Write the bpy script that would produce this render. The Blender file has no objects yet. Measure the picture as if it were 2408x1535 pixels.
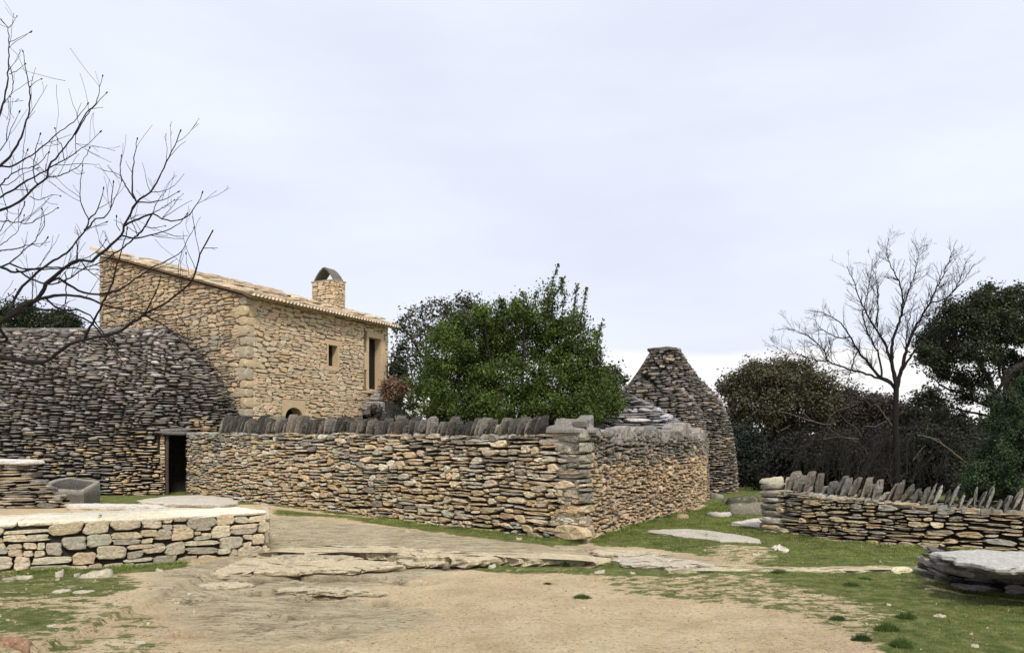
import bpy, math, random
import numpy as np
from mathutils import Vector, noise as mnoise
PI = math.pi
R = np.random.RandomState(7)
random.seed(7)
sc = bpy.context.scene
COL = sc.collection
F = 1873.0; CX = 1204.0; HY = 1040.0; EYE = 1.6      # measured camera: focal length and horizon

def W(x, y, Y):                       # a measured point of the photograph at distance Y, in metres
    return np.array([(x-CX)/F*Y, Y, EYE-(y-HY)/F*Y])
def G(x, y, z=0.0):                   # the same for a point lying on the ground
    Y = F*(EYE-z)/(y-HY)
    return np.array([(x-CX)/F*Y, Y, z])

# ------------------------------------------------------------------ objects
def build(name, V, Q=None, T=None, mats=(), col=None, parent=None, smooth=True, midx=None, attrs=None):
    V = np.asarray(V, dtype=np.float32).reshape(-1, 3)
    Q = np.zeros((0, 4), int) if Q is None or len(Q) == 0 else np.asarray(Q, dtype=np.int32).reshape(-1, 4)
    T = np.zeros((0, 3), int) if T is None or len(T) == 0 else np.asarray(T, dtype=np.int32).reshape(-1, 3)
    me = bpy.data.meshes.new(name)
    me.vertices.add(len(V)); me.vertices.foreach_set('co', V.ravel())
    nl = Q.size+T.size
    me.loops.add(nl); me.loops.foreach_set('vertex_index', np.concatenate([Q.ravel(), T.ravel()]).astype(np.int32))
    npoly = len(Q)+len(T)
    me.polygons.add(npoly)
    st = np.concatenate([np.arange(len(Q))*4, len(Q)*4+np.arange(len(T))*3]).astype(np.int32)
    me.polygons.foreach_set('loop_start', st)
    me.polygons.foreach_set('use_smooth', np.full(npoly, smooth, dtype=bool))
    if midx is not None: me.polygons.foreach_set('material_index', np.asarray(midx, dtype=np.int32))
    for m in mats: me.materials.append(m)
    me.update(calc_edges=True); me.validate()
    if col is not None:
        a = me.color_attributes.new('Col', 'FLOAT_COLOR', 'POINT')
        c = np.ones((len(V), 4), dtype=np.float32); c[:, :3] = col
        a.data.foreach_set('color', c.ravel())
    for k, v in (attrs or {}).items():
        a = me.attributes.new(k, 'FLOAT', 'POINT'); a.data.foreach_set('value', np.asarray(v, dtype=np.float32))
    o = bpy.data.objects.new(name, me); COL.objects.link(o)
    if parent is not None: o.parent = parent
    return o
def tag(o, label=None, cat=None, group=None, kind=None):
    if label: o['label'] = label
    if cat: o['category'] = cat
    if group: o['group'] = group
    if kind: o['kind'] = kind
    return o
def thing(name, label, cat, group=None):
    o = bpy.data.objects.new(name, None); COL.objects.link(o); o.empty_display_size = .3
    return tag(o, label, cat, group)

class MB:                              # plain mesh collector
    def __init__(s): s.V = []; s.Q = []; s.T = []; s.C = []; s.n = 0
    def add(s, V, Q=(), T=(), c=(.4, .4, .4)):
        V = np.asarray(V, float).reshape(-1, 3)
        s.V.append(V)
        if len(Q): s.Q.append(np.asarray(Q, int).reshape(-1, 4)+s.n)
        if len(T): s.T.append(np.asarray(T, int).reshape(-1, 3)+s.n)
        s.C.append(np.broadcast_to(np.asarray(c, float), V.shape)); s.n += len(V)
    def hexa(s, P, c=(.4, .4, .4)):    # 8 corners: bottom ring then top ring
        s.add(P, [(0, 3, 2, 1), (4, 5, 6, 7), (0, 1, 5, 4), (1, 2, 6, 5), (2, 3, 7, 6), (3, 0, 4, 7)], c=c)
    def obox(s, C, U, Vv, N, c=(.4, .4, .4)):
        C, U, Vv, N = map(lambda q: np.asarray(q, float), (C, U, Vv, N))
        s.hexa([C-U-Vv-N, C+U-Vv-N, C+U+Vv-N, C-U+Vv-N, C-U-Vv+N, C+U-Vv+N, C+U+Vv+N, C-U+Vv+N], c)
    def out(s, name, mats, parent=None, smooth=False):
        if not s.V: return None
        return build(name, np.concatenate(s.V), np.concatenate(s.Q) if s.Q else None, np.concatenate(s.T) if s.T else None,
                     mats if isinstance(mats, (list, tuple)) else [mats], np.concatenate(s.C), parent, smooth)

# ------------------------------------------------------------------ stones
class Stones:                          # many rounded stones, grown together in numpy
    def __init__(s, K=12): s.K = K; s.rows = []; s.cols = []
    def add(s, C, U, V, N, bulge=.03, depth=.1, p=3.0, col=(.4, .3, .2), rough=.06):
        s.rows.append(np.concatenate([C, U, V, N, [bulge, depth, p, rough]])); s.cols.append(col)
    def mesh(s):
        if not s.rows: return np.zeros((0, 3)), np.zeros((0, 4), int), np.zeros((0, 3), int), np.zeros((0, 3))
        A = np.array(s.rows); n = len(A); K = s.K
        C, U, V, N = A[:, 0:3], A[:, 3:6], A[:, 6:9], A[:, 9:12]
        bulge, depth, p, rough = A[:, 12], A[:, 13], A[:, 14], A[:, 15]
        th = np.arange(K)/K*2*PI+PI/K
        th = th[None, :]+R.uniform(-.42, .42, (n, K))*2*PI/K
        c, si = np.cos(th), np.sin(th)
        r = (np.abs(c)**p[:, None]+np.abs(si)**p[:, None])**(-1/p[:, None])
        r = r*(1+R.uniform(-1, 1, (n, K))*rough[:, None])
        ph = R.uniform(0, 2*PI, (n, 1)); r = r*(1+rough[:, None]*1.3*np.cos(2*th+ph)+rough[:, None]*np.cos(3*th+ph*2))
        r = np.minimum(r, 1.38)
        rings = [(1.0, -1.0, 0), (1.0, 0, 0), (.97, 0, .5), (.84, 0, 1.0)]
        sk = R.uniform(-.12, .12, (n, 1)); tl = R.uniform(-.45, .45, (n, 1, 1))
        out = []
        for (sc_, db, nb) in rings:
            x = r*c*sc_; y = r*si*sc_+sk*x
            jit = R.uniform(-.3, .3, (n, K)) if nb > 0 else 0
            h = db*depth[:, None]+bulge[:, None]*(nb+jit*np.minimum(1, .06/np.maximum(bulge, 1e-4))[:, None])
            P = C[:, None, :]+x[..., None]*U[:, None, :]+y[..., None]*V[:, None, :]+h[..., None]*N[:, None, :]
            if nb > 0: P = P+(x[..., None]*tl*bulge[:, None, None])*N[:, None, :]
            out.append(P)
        cen = C+N*(bulge*(1+R.uniform(-.2, .1, n)))[:, None]
        P = np.concatenate(out+[cen[:, None, :]], axis=1)          # n,4K+1,3
        k = np.arange(K); k2 = (k+1) % K
        q = np.concatenate([np.stack([i*K+k, i*K+k2, (i+1)*K+k2, (i+1)*K+k], 1) for i in range(3)])
        t = np.stack([3*K+k, 3*K+k2, np.full(K, 4*K)], 1)
        off = (np.arange(n)*(4*K+1))[:, None, None]
        # face orientation: U x V should point along N
        fl = (np.einsum('ij,ij->i', np.cross(U, V), N) < 0)
        Q = (q[None]+off); T = (t[None]+off)
        Q[fl] = Q[fl][:, :, ::-1]; T[fl] = T[fl][:, :, ::-1]
        cc = np.repeat(np.array(s.cols)[:, None, :], 4*K+1, 1)
        return P.reshape(-1, 3), Q.reshape(-1, 4), T.reshape(-1, 3), cc.reshape(-1, 3)

def unit(v):
    v = np.asarray(v, float); l = np.linalg.norm(v); return v/l if l > 1e-9 else v
def wav(u, s, a=1.0):
    return a*(math.sin(u*1.3+s*7.1)+.6*math.sin(u*3.1+s*3.7)+.35*math.sin(u*6.7+s*1.9))

def lay(st, S, u0, u1, v0, v1, band=.17, seg=(.3, .8), top=None, holes=(), gap=.012, bulge=.035, p=3.0, depth=.1,
        colf=None, slab=0.0, rough=.07, wave=.25, kinds=(.25, .35, .25, .15), skip=None, jitter=.12):
    """Dry-stone courses over the surface S(u,v)->point. slab>0 lays every stone level, corbel fashion."""
    nb = max(1, int(round((v1-v0)/band))); bh = (v1-v0)/nb
    for b in range(nb):
        vb = v0+b*bh; u = u0-random.uniform(0, seg[1]*.6)
        while u < u1:
            vm = vb+bh/2
            e = .05; sc_ = np.linalg.norm(S(min(max(u, u0), u1)+e, vm)-S(min(max(u, u0), u1), vm))/e
            if sc_ < .06: sc_ = .06
            L = random.uniform(*seg)/sc_
            kd = random.choices(range(4), kinds)[0]
            if kd == 0: cells = [(0, 1, 0, 1)]; L *= .8
            elif kd == 1:
                m = random.uniform(.4, .6); cells = [(0, 1, 0, m), (0, 1, m, 1)]
            elif kd == 2:
                m = random.uniform(.38, .62); a = random.uniform(.35, .65); c_ = random.uniform(.3, .7)
                cells = [(0, a, 0, m), (a, 1, 0, m), (0, c_, m, 1), (c_, 1, m, 1)]
            else:
                a = random.uniform(.3, .5); cells = [(0, 1, 0, .36), (0, a, .36, .7), (a, 1, .36, .7), (0, 1, .7, 1)]
            for (a0, a1, c0, c1) in cells:
                ua, ub = u+a0*L, u+a1*L
                jv = random.uniform(-jitter, jitter)*bh
                wm = wav((ua+ub)/2, b*.05, wave*bh*.5)
                va, vc = vb+c0*bh+wm+jv, vb+c1*bh+wm+jv
                ua = max(ua, u0); ub = min(ub, u1); va = max(va, v0-.02)
                tp = v1 if top is None else top((ua+ub)/2)
                if (va+vc)/2 > tp-.005: continue
                vc = min(vc, tp+.01)
                bad = False
                for (h0, h1, g0, g1) in holes:
                    if ub > h0 and ua < h1 and vc > g0+.02 and va < g1-.02:
                        if ua < h0-.06 and h0-ua >= ub-h1: ub = h0
                        elif ub > h1+.06: ua = h1
                        elif va < g0-.05: vc = g0
                        elif vc > g1+.05: va = g1
                        else: bad = True; break
                if bad or ub-ua < .04 or vc-va < .015: continue
                um, vv = (ua+ub)/2, (va+vc)/2
                if skip and skip(um, vv): continue
                Cc = S(um, vv); Ux = S(ub, vv)-S(ua, vv); Vx = S(um, vc)-S(um, va)
                lu = np.linalg.norm(Ux)
                if lu < .035: continue
                Ud = Ux/lu; N = unit(np.cross(Ud, Vx))
                if slab > 0:
                    Nh = unit(np.array([N[0], N[1], N[2]*(1-slab)]))
                    back = np.linalg.norm(Vx-np.array([0, 0, Vx[2]]))
                    Vn = unit(np.cross(Nh, Ud)); lv = abs(Vx[2]/max(Vn[2], .3))
                    lv = max(lv, .03)
                    Vh = Vn*lv*.5; N = Nh; dp = depth+back*1.1
                else:
                    lv = np.linalg.norm(Vx); Vh = Vx/max(lv, 1e-6)*lv*.5; dp = depth
                hu = lu/2-gap*.5; hv = np.linalg.norm(Vh)-gap*.5
                if hu < .012 or hv < .006: continue
                tilt = random.uniform(-.05, .05)
                Uh = Ud*hu+unit(Vh)*hu*tilt
                Cj = Cc+N*random.uniform(-.35, .35)*bulge
                # corners of a superellipse reach further than its half sizes
                k = 1.0 if p > 3 else .97
                st.add(Cj, Uh*k, unit(Vh)*hv*k, N, bulge*min(1, hv/.05+.3), dp, p*random.uniform(.8, 1.25), colf(Cc), rough)
            u += L

def backing(S, u0, u1, v0, v1, inset, nu, nv, top=None, holes=()):
    us = np.linspace(u0, u1, nu+1); vs = np.linspace(v0, v1, nv+1)
    for h in holes:                      # snap grid lines to the edges of the openings
        for e in h[:2]: us[np.argmin(abs(us-e))] = e
        for e in h[2:]: vs[np.argmin(abs(vs-e))] = e
    V = []
    for v in vs:
        for u in us:
            tv = v if top is None else min(v, top(u))
            P = S(u, tv); e = .03
            N = unit(np.cross(S(u+e, tv)-S(u-e, tv), S(u, tv+e)-S(u, tv-e)))
            V.append(P-N*inset)
    Q = []
    for j in range(nv):
        for i in range(nu):
            um, vm = (us[i]+us[i+1])/2, (vs[j]+vs[j+1])/2
            if any(h[0] < um < h[1] and h[2] < vm < h[3] for h in holes): continue
            a = j*(nu+1)+i; Q.append((a, a+1, a+nu+2, a+nu+1))
    return np.array(V), np.array(Q)

def masonry(name, st, backs, mat, dark, parent, smooth=False):
    V, Q, T, C = st.mesh(); nq = len(Q); nt = len(T)
    Vs = [V]; Qs = [Q]; Cs = [C]; n = len(V)
    for (bv, bq) in backs:
        Vs.append(bv); Qs.append(bq+n); Cs.append(np.full((len(bv), 3), .1)); n += len(bv)
    Qa = np.concatenate(Qs)
    mi = np.concatenate([np.zeros(nq), np.ones(len(Qa)-nq), np.zeros(nt)])
    return build(name, np.concatenate(Vs), Qa, T, [mat, dark], np.concatenate(Cs), parent, smooth, mi)

def planeS(A, B):                       # vertical plane from A to B: S(u,z)
    A = np.array(A, float)[:2]; B = np.array(B, float)[:2]; L = np.linalg.norm(B-A); d = (B-A)/L
    return (lambda u, v: np.array([A[0]+d[0]*u, A[1]+d[1]*u, v])), L
def polyS(pts, bat=0.0):                # vertical surface over a polyline, slight batter
    P = np.array(pts, float); seg = np.linalg.norm(P[1:]-P[:-1], axis=1); cum = np.concatenate([[0], np.cumsum(seg)])
    def S(u, v):
        i = int(np.clip(np.searchsorted(cum, u)-1, 0, len(seg)-1)); t = (u-cum[i])/seg[i]
        q = P[i]+(P[i+1]-P[i])*t; d = (P[i+1]-P[i])/seg[i]
        return np.array([q[0]-d[1]*bat*v, q[1]+d[0]*bat*v, v])
    return S, cum[-1]
def roundS(c, hx, hy, r, prof, rot=0.0, ustart=0.0, lump=0.0):
    """rounded-rectangle footprint inset by prof(z); u runs counter-clockwise seen from above, starting at the middle of the back"""
    ax, ay = hx-r, hy-r
    segs = [('l', (ax, ay+r), (-ax, ay+r), (0, 1)), ('a', (-ax, ay), PI/2), ('l', (-ax-r, ay), (-ax-r, -ay), (-1, 0)), ('a', (-ax, -ay), PI),
            ('l', (-ax, -ay-r), (ax, -ay-r), (0, -1)), ('a', (ax, -ay), 1.5*PI), ('l', (ax+r, -ay), (ax+r, ay), (1, 0)), ('a', (ax, ay), 0)]
    Ls = [2*ax, PI/2*r, 2*ay, PI/2*r, 2*ax, PI/2*r, 2*ay, PI/2*r]; tot = sum(Ls)
    cr, sr = math.cos(rot), math.sin(rot)
    def S(u, v):
        u = (u+ustart) % tot; d = prof(v); i = 0
        while i < 7 and u > Ls[i]: u -= Ls[i]; i += 1
        s = segs[i]
        if s[0] == 'l':
            t = u/max(Ls[i], 1e-6); x = s[1][0]+(s[2][0]-s[1][0])*t; y = s[1][1]+(s[2][1]-s[1][1])*t
            x -= s[3][0]*d; y -= s[3][1]*d
        else:
            a = s[2]+u/r; rr = max(r-d, .02); x = s[1][0]+math.cos(a)*rr; y = s[1][1]+math.sin(a)*rr
        if lump:
            k = lump*(math.sin(x*.9+v*1.1)+math.sin(y*1.3-v*.7)); x += k*.5; y += k*.5
        return np.array([c[0]+cr*x-sr*y, c[1]+sr*x+cr*y, v])
    return S, tot
def profile(pts):
    z = [p[0] for p in pts]; d = [p[1] for p in pts]
    return lambda v: float(np.interp(v, z, d))

# ------------------------------------------------------------------ tubes
def tube(mb, pts, radii, K=5, c=(.05, .045, .04), cap=True):
    P = np.array(pts, float); n = len(P)
    tan = np.zeros_like(P); tan[1:-1] = P[2:]-P[:-2]; tan[0] = P[1]-P[0]; tan[-1] = P[-1]-P[-2]
    tan /= np.maximum(np.linalg.norm(tan, axis=1), 1e-9)[:, None]
    ref = np.array([.3, .9, .2]) if abs(tan[0][1]) < .8 else np.array([1, 0, .1])
    a = np.cross(tan, ref); a /= np.maximum(np.linalg.norm(a, axis=1), 1e-9)[:, None]; b = np.cross(tan, a)
    th = np.arange(K)/K*2*PI
    r = np.array(radii)[:, None, None]
    V = P[:, None, :]+r*(np.cos(th)[None, :, None]*a[:, None, :]+np.sin(th)[None, :, None]*b[:, None, :])
    k = np.arange(K); k2 = (k+1) % K
    Q = np.concatenate([np.stack([i*K+k2, i*K+k, (i+1)*K+k, (i+1)*K+k2], 1) for i in range(n-1)])
    mb.add(V.reshape(-1, 3), Q, c=c)
def smooth_path(pts, step):
    P = np.array(pts, float); out = []
    for i in range(len(P)-1):
        p0 = P[max(i-1, 0)]; p1 = P[i]; p2 = P[i+1]; p3 = P[min(i+2, len(P)-1)]
        n = max(1, int(np.linalg.norm(p2-p1)/step))
        for k in range(n):
            t = k/n; out.append(.5*((2*p1)+(-p0+p2)*t+(2*p0-5*p1+4*p2-p3)*t*t+(-p0+3*p1-3*p2+p3)*t**3))
    out.append(P[-1]); return np.array(out)
def sprout(mb, base, d, L, r, lvl, up=.25, spread=.8, K=4, dens=1.0, c=(.05, .045, .04), bud=0):
    n = max(3, int(4+L*3)); pts = [np.array(base, float)]; d = unit(d)
    for i in range(n):
        d = unit(d+R.normal(0, .13, 3)+np.array([0, 0, up*.12])); pts.append(pts[-1]+d*L/n)
    rad = np.linspace(r, max(r*.35, .0022), n+1)
    tube(mb, pts, rad, K, c)
    if bud: tube(mb, [pts[-1], pts[-1]+d*bud, pts[-1]+d*bud*2], [rad[-1], bud*.45, .001], 4, c)
    if lvl > 0:
        m = int((3+L*2.2)*dens)
        for j in range(m):
            i = random.randint(max(1, n//5), n-1); q = unit(pts[i+1]-pts[i])
            s = unit(np.cross(q, R.normal(0, 1, 3))); a = random.uniform(.5, 1.0)*spread
            sprout(mb, pts[i], unit(q*math.cos(a)+s*math.sin(a)+np.array([0, 0, up*.5])), L*random.uniform(.28, .6)*(1-.4*i/n), rad[i]*.55, lvl-1, up, spread, max(3, K-1), dens, c, bud)

# ------------------------------------------------------------------ leaves
def leafmesh(C, size, asp=.55, updir=.0, c0=(.05, .09, .02), c1=(.09, .13, .03), n4=True):
    n = len(C); a = R.normal(0, 1, (n, 3)); a[:, 2] *= .8; a /= np.linalg.norm(a, axis=1)[:, None]
    b = R.normal(0, 1, (n, 3)); b -= a*np.sum(a*b, 1)[:, None]; b /= np.linalg.norm(b, axis=1)[:, None]
    s = size*R.uniform(.6, 1.35, (n, 1)); C = np.asarray(C)
    V = np.stack([C-a*s, C+b*s*asp, C+a*s, C-b*s*asp], 1)
    Q = np.arange(n*4).reshape(n, 4)
    t = R.uniform(0, 1, (n, 1)); col = np.array(c0)*(1-t)+np.array(c1)*t
    return V.reshape(-1, 3), Q, np.repeat(col, 4, 0)
def clumps(blobs, nclump, nleaf, cr, flat=1.0, shell=.55):
    """blobs: centre, radii. Leaves sit in clumps spread mostly over each blob's outer half."""
    out = []
    tot = sum(b[1][0]*b[1][2]+.01 for b in blobs)
    for (c, rr) in blobs:
        k = max(3, int(nclump*(rr[0]*rr[2]+.01)/tot))
        d = R.normal(0, 1, (k, 3)); d /= np.linalg.norm(d, axis=1)[:, None]
        rad = shell+(1-shell)*R.uniform(0, 1, (k, 1))**.6
        rad *= R.uniform(.75, 1.12, (k, 1))
        cc = np.array(c)+d*rad*np.array(rr)
        sz = cr*R.uniform(.55, 1.4, (k, 1, 1))
        L = R.normal(0, .5, (k, nleaf, 3))*sz*np.array([1, 1, flat])
        out.append((cc[:, None, :]+L).reshape(-1, 3))
    return np.concatenate(out)
def pblobs(lst, Y, dy=1.0, sy=.8):     # crown lobes measured on the photograph, each given its own distance
    out = []
    for i, b in enumerate(lst):
        x, y, rx, ry = b[:4]; YY = Y+(b[4] if len(b) > 4 else R.uniform(-dy, dy))
        out.append((W(x, y, YY), (rx/F*YY, (rx+ry)*.5/F*YY*sy, ry/F*YY)))
    return out

# ------------------------------------------------------------------ materials
def newmat(name):
    m = bpy.data.materials.new(name); m.use_nodes = True; nt = m.node_tree
    for n in list(nt.nodes): nt.nodes.remove(n)
    o = nt.nodes.new('ShaderNodeOutputMaterial'); b = nt.nodes.new('ShaderNodeBsdfPrincipled')
    nt.links.new(b.outputs[0], o.inputs[0]); b.inputs['Specular IOR Level'].default_value = .25
    return m, nt, b
def N_(nt, t, **kw):
    n = nt.nodes.new(t)
    for k, v in kw.items():
        if k in n.inputs: n.inputs[k].default_value = v
        else: setattr(n, k, v)
    return n
def noise_(nt, vec, scale, detail=6, rough=.6):
    n = N_(nt, 'ShaderNodeTexNoise'); n.inputs['Scale'].default_value = scale; n.inputs['Detail'].default_value = detail; n.inputs['Roughness'].default_value = rough
    nt.links.new(vec, n.inputs['Vector']); return n.outputs['Fac']
def ramp_(nt, fac, stops):
    n = N_(nt, 'ShaderNodeValToRGB'); e = n.color_ramp.elements
    while len(e) > 1: e.remove(e[-1])
    e[0].position = stops[0][0]; e[0].color = (*stops[0][1], 1) if len(stops[0][1]) == 3 else stops[0][1]
    for p, c in stops[1:]:
        q = e.new(p); q.color = (*c, 1)
    nt.links.new(fac, n.inputs[0]); return n.outputs[0]
def mix_(nt, fac, a, b, mode='MIX'):
    n = N_(nt, 'ShaderNodeMix', data_type='RGBA', blend_type=mode); n.clamp_factor = True
    for i, v in ((0, fac), (6, a), (7, b)):
        if isinstance(v, (int, float)): n.inputs[i].default_value = v
        elif isinstance(v, tuple): n.inputs[i].default_value = (*v, 1)
        else: nt.links.new(v, n.inputs[i])
    return n.outputs[2]
def bump_(nt, b, h, dist, strength=1.0, prev=None):
    n = N_(nt, 'ShaderNodeBump'); n.inputs['Distance'].default_value = dist; n.inputs['Strength'].default_value = strength
    nt.links.new(h, n.inputs['Height'])
    if prev: nt.links.new(prev, n.inputs['Normal'])
    nt.links.new(n.outputs[0], b.inputs['Normal']); return n.outputs[0]
def pos_(nt, sc_=(1, 1, 1)):
    g = N_(nt, 'ShaderNodeNewGeometry'); m = N_(nt, 'ShaderNodeMapping'); m.inputs['Scale'].default_value = sc_
    nt.links.new(g.outputs['Position'], m.inputs['Vector']); return m.outputs[0]

def stone_mat(name, lichen=.5, lcol=(.12, .115, .11), pale=(.62, .6, .55), bump=.02, scale=1.0, palef=.25):
    m, nt, b = newmat(name); b.inputs['Roughness'].default_value = .92
    at = N_(nt, 'ShaderNodeAttribute', attribute_name='Col'); c = at.outputs['Color']
    P = pos_(nt); n1 = noise_(nt, P, 9*scale, 8, .68); n2 = noise_(nt, P, 34*scale, 6, .7); n3 = noise_(nt, P, 2.3*scale, 4, .6)
    v = ramp_(nt, n2, [(.25, (.55, .55, .55)), (.5, (.95, .95, .95)), (.75, (1.35, 1.35, 1.35))])
    c = mix_(nt, 1.0, c, v, 'MULTIPLY')
    f = ramp_(nt, n1, [(.5-.05, (0, 0, 0)), (.62, (1, 1, 1))])
    fm = mix_(nt, 1.0, f, ramp_(nt, n3, [(.35, (0, 0, 0)), (.7, (lichen,)*3)]), 'MULTIPLY')
    c = mix_(nt, fm, c, lcol)
    g = ramp_(nt, noise_(nt, P, 17*scale, 5, .7), [(.58, (0, 0, 0)), (.66, (palef,)*3)])
    c = mix_(nt, g, c, pale)
    nt.links.new(c, b.inputs['Base Color'])
    x = bump_(nt, b, n1, bump*1.6); bump_(nt, b, n2, bump*.6, 1.0, x)
    return m
def plain_mat(name, col, rough=.9, bump=.004, scale=20, var=.35):
    m, nt, b = newmat(name); b.inputs['Roughness'].default_value = rough
    P = pos_(nt); n = noise_(nt, P, scale, 6, .65)
    c = ramp_(nt, n, [(.25, tuple(x*(1-var) for x in col)), (.75, tuple(x*(1+var) for x in col))])
    nt.links.new(c, b.inputs['Base Color']); bump_(nt, b, n, bump); return m
def leaf_mat(name, rough=.6, trans=.25):
    m, nt, b = newmat(name); b.inputs['Roughness'].default_value = rough
    at = N_(nt, 'ShaderNodeAttribute', attribute_name='Col'); P = pos_(nt)
    v = ramp_(nt, noise_(nt, P, 2.2, 3, .5), [(.36, (.5, .5, .5)), (.62, (1.5, 1.5, 1.5))])
    c = mix_(nt, 1.0, at.outputs['Color'], v, 'MULTIPLY'); nt.links.new(c, b.inputs['Base Color'])
    t = N_(nt, 'ShaderNodeBsdfTranslucent'); nt.links.new(c, t.inputs['Color'])
    ms = N_(nt, 'ShaderNodeMixShader'); ms.inputs[0].default_value = trans
    nt.links.new(b.outputs[0], ms.inputs[1]); nt.links.new(t.outputs[0], ms.inputs[2])
    nt.links.new(ms.outputs[0], nt.nodes['Material Output'].inputs[0]); return m

M_WALL = stone_mat('dry_stone', .32, (.16, .145, .125), (.66, .62, .54))
M_BORIE = stone_mat('dark_lichen_stone', .6, (.05, .047, .05), (.5, .49, .5), .03)
M_HOUSE = stone_mat('tan_house_stone', .25, (.2, .15, .09), (.62, .52, .36), .012, 1.0, .2)
M_BLOCK = stone_mat('limestone_block', .4, (.2, .175, .125), (.66, .6, .46), .02, .9, .3)
M_ROCK = stone_mat('pale_limestone', .3, (.3, .26, .19), (.72, .68, .58), .02, .8, .3)
M_LEDGE = stone_mat('worn_bedrock', .55, (.2, .155, .095), (.68, .6, .43), .035, 1.1, .35)
M_COPE = stone_mat('mottled_grey_stone', .7, (.05, .048, .045), (.45, .43, .38), .02, 1.3, .45)
M_DARK = plain_mat('deep_joint_earth', (.028, .024, .019), .98, .02, 12)
M_CUT = plain_mat('cut_limestone', (.5, .38, .235), .85, .004, 6, .14)
M_WOOD_SHADE = plain_mat('door_wood_and_room_shade', (.012, .009, .007), .8, .004, 12)  # door leaf wood, also the painted shade inside window and arch
M_BARK = plain_mat('dark_bark', (.014, .012, .0115), .95, .01, 30)
M_BARKG = plain_mat('grey_bark', (.085, .072, .06), .9, .01, 30)
M_LEAF = leaf_mat('fine_leaves'); M_LEAFD = leaf_mat('dull_leaves', .7, .12)

def pal(cols, var=.12, sat=.012):
    def f(P=None):
        c = np.array(random.choice(cols)); k = 1+R.normal(0, var)
        wm = R.normal(0, .035)
        return np.clip(c*max(.45, k)*(1+R.normal(0, sat, 3))*np.array([1+wm, 1, 1-wm]), .01, .9)
    return f
TAN = [(.6, .5, .34), (.56, .46, .32), (.64, .54, .38), (.54, .42, .26), (.62, .47, .28), (.52, .45, .34), (.66, .6, .47)]
GREYS = [(.32, .285, .225), (.38, .35, .29), (.26, .235, .19), (.44, .405, .34)]
DARKS = [(.17, .16, .155), (.22, .21, .2), (.3, .29, .28), (.13, .122, .12), (.38, .37, .365), (.25, .23, .2)]
HOUSE = [(.6, .48, .32), (.56, .44, .28), (.64, .52, .36), (.58, .44, .29), (.54, .45, .33), (.62, .48, .32)]
BLOCK = [(.54, .46, .32), (.48, .42, .29), (.58, .5, .35), (.44, .39, .29), (.54, .44, .29), (.58, .5, .37)]
fT, fG, fD, fH, fB = pal(TAN), pal(GREYS), pal([(a*1.05, b_, c*.93) for a, b_, c in DARKS], .17), pal(HOUSE, .07, .02), pal(BLOCK, .1)
# ================================================================== GROUND
def inpoly(px, py, poly):
    r = np.zeros(px.shape, bool); n = len(poly)
    for i in range(n):
        x1, y1 = poly[i]; x2, y2 = poly[(i+1) % n]
        if y1 == y2: continue
        c = ((y1 > py) != (y2 > py)) & (px < (x2-x1)*(py-y1)/(y2-y1)+x1)
        r ^= c
    return r
xs = np.concatenate([-np.geomspace(1500, 9.6, 40), np.arange(-9.5, 9.01, .045), np.geomspace(9.1, 1500, 40)])
ys = np.concatenate([np.linspace(-60, 5.2, 20), np.arange(5.3, 16, .032), np.arange(16, 30, .09), np.geomspace(30.2, 2500, 40)])
X, Y = np.meshgrid(xs, ys); nx, ny = len(xs), len(ys)
Ys = np.maximum(Y, 1.0); PX = CX+X/Ys*F; PY = HY+EYE/Ys*F         # where each ground point was read off the photograph
near = (Y > 4.5)
def mask(polys):
    g = np.zeros(X.shape)
    for poly, v in polys:
        g = np.where(inpoly(PX, PY, poly) & near, v, g)
    return g
def blur(g, n):
    for _ in range(n):
        g = g.copy(); g[1:-1] = (g[:-2]+2*g[1:-1]+g[2:])/4; g[:, 1:-1] = (g[:, :-2]+2*g[:, 1:-1]+g[:, 2:])/4
    return g
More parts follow.
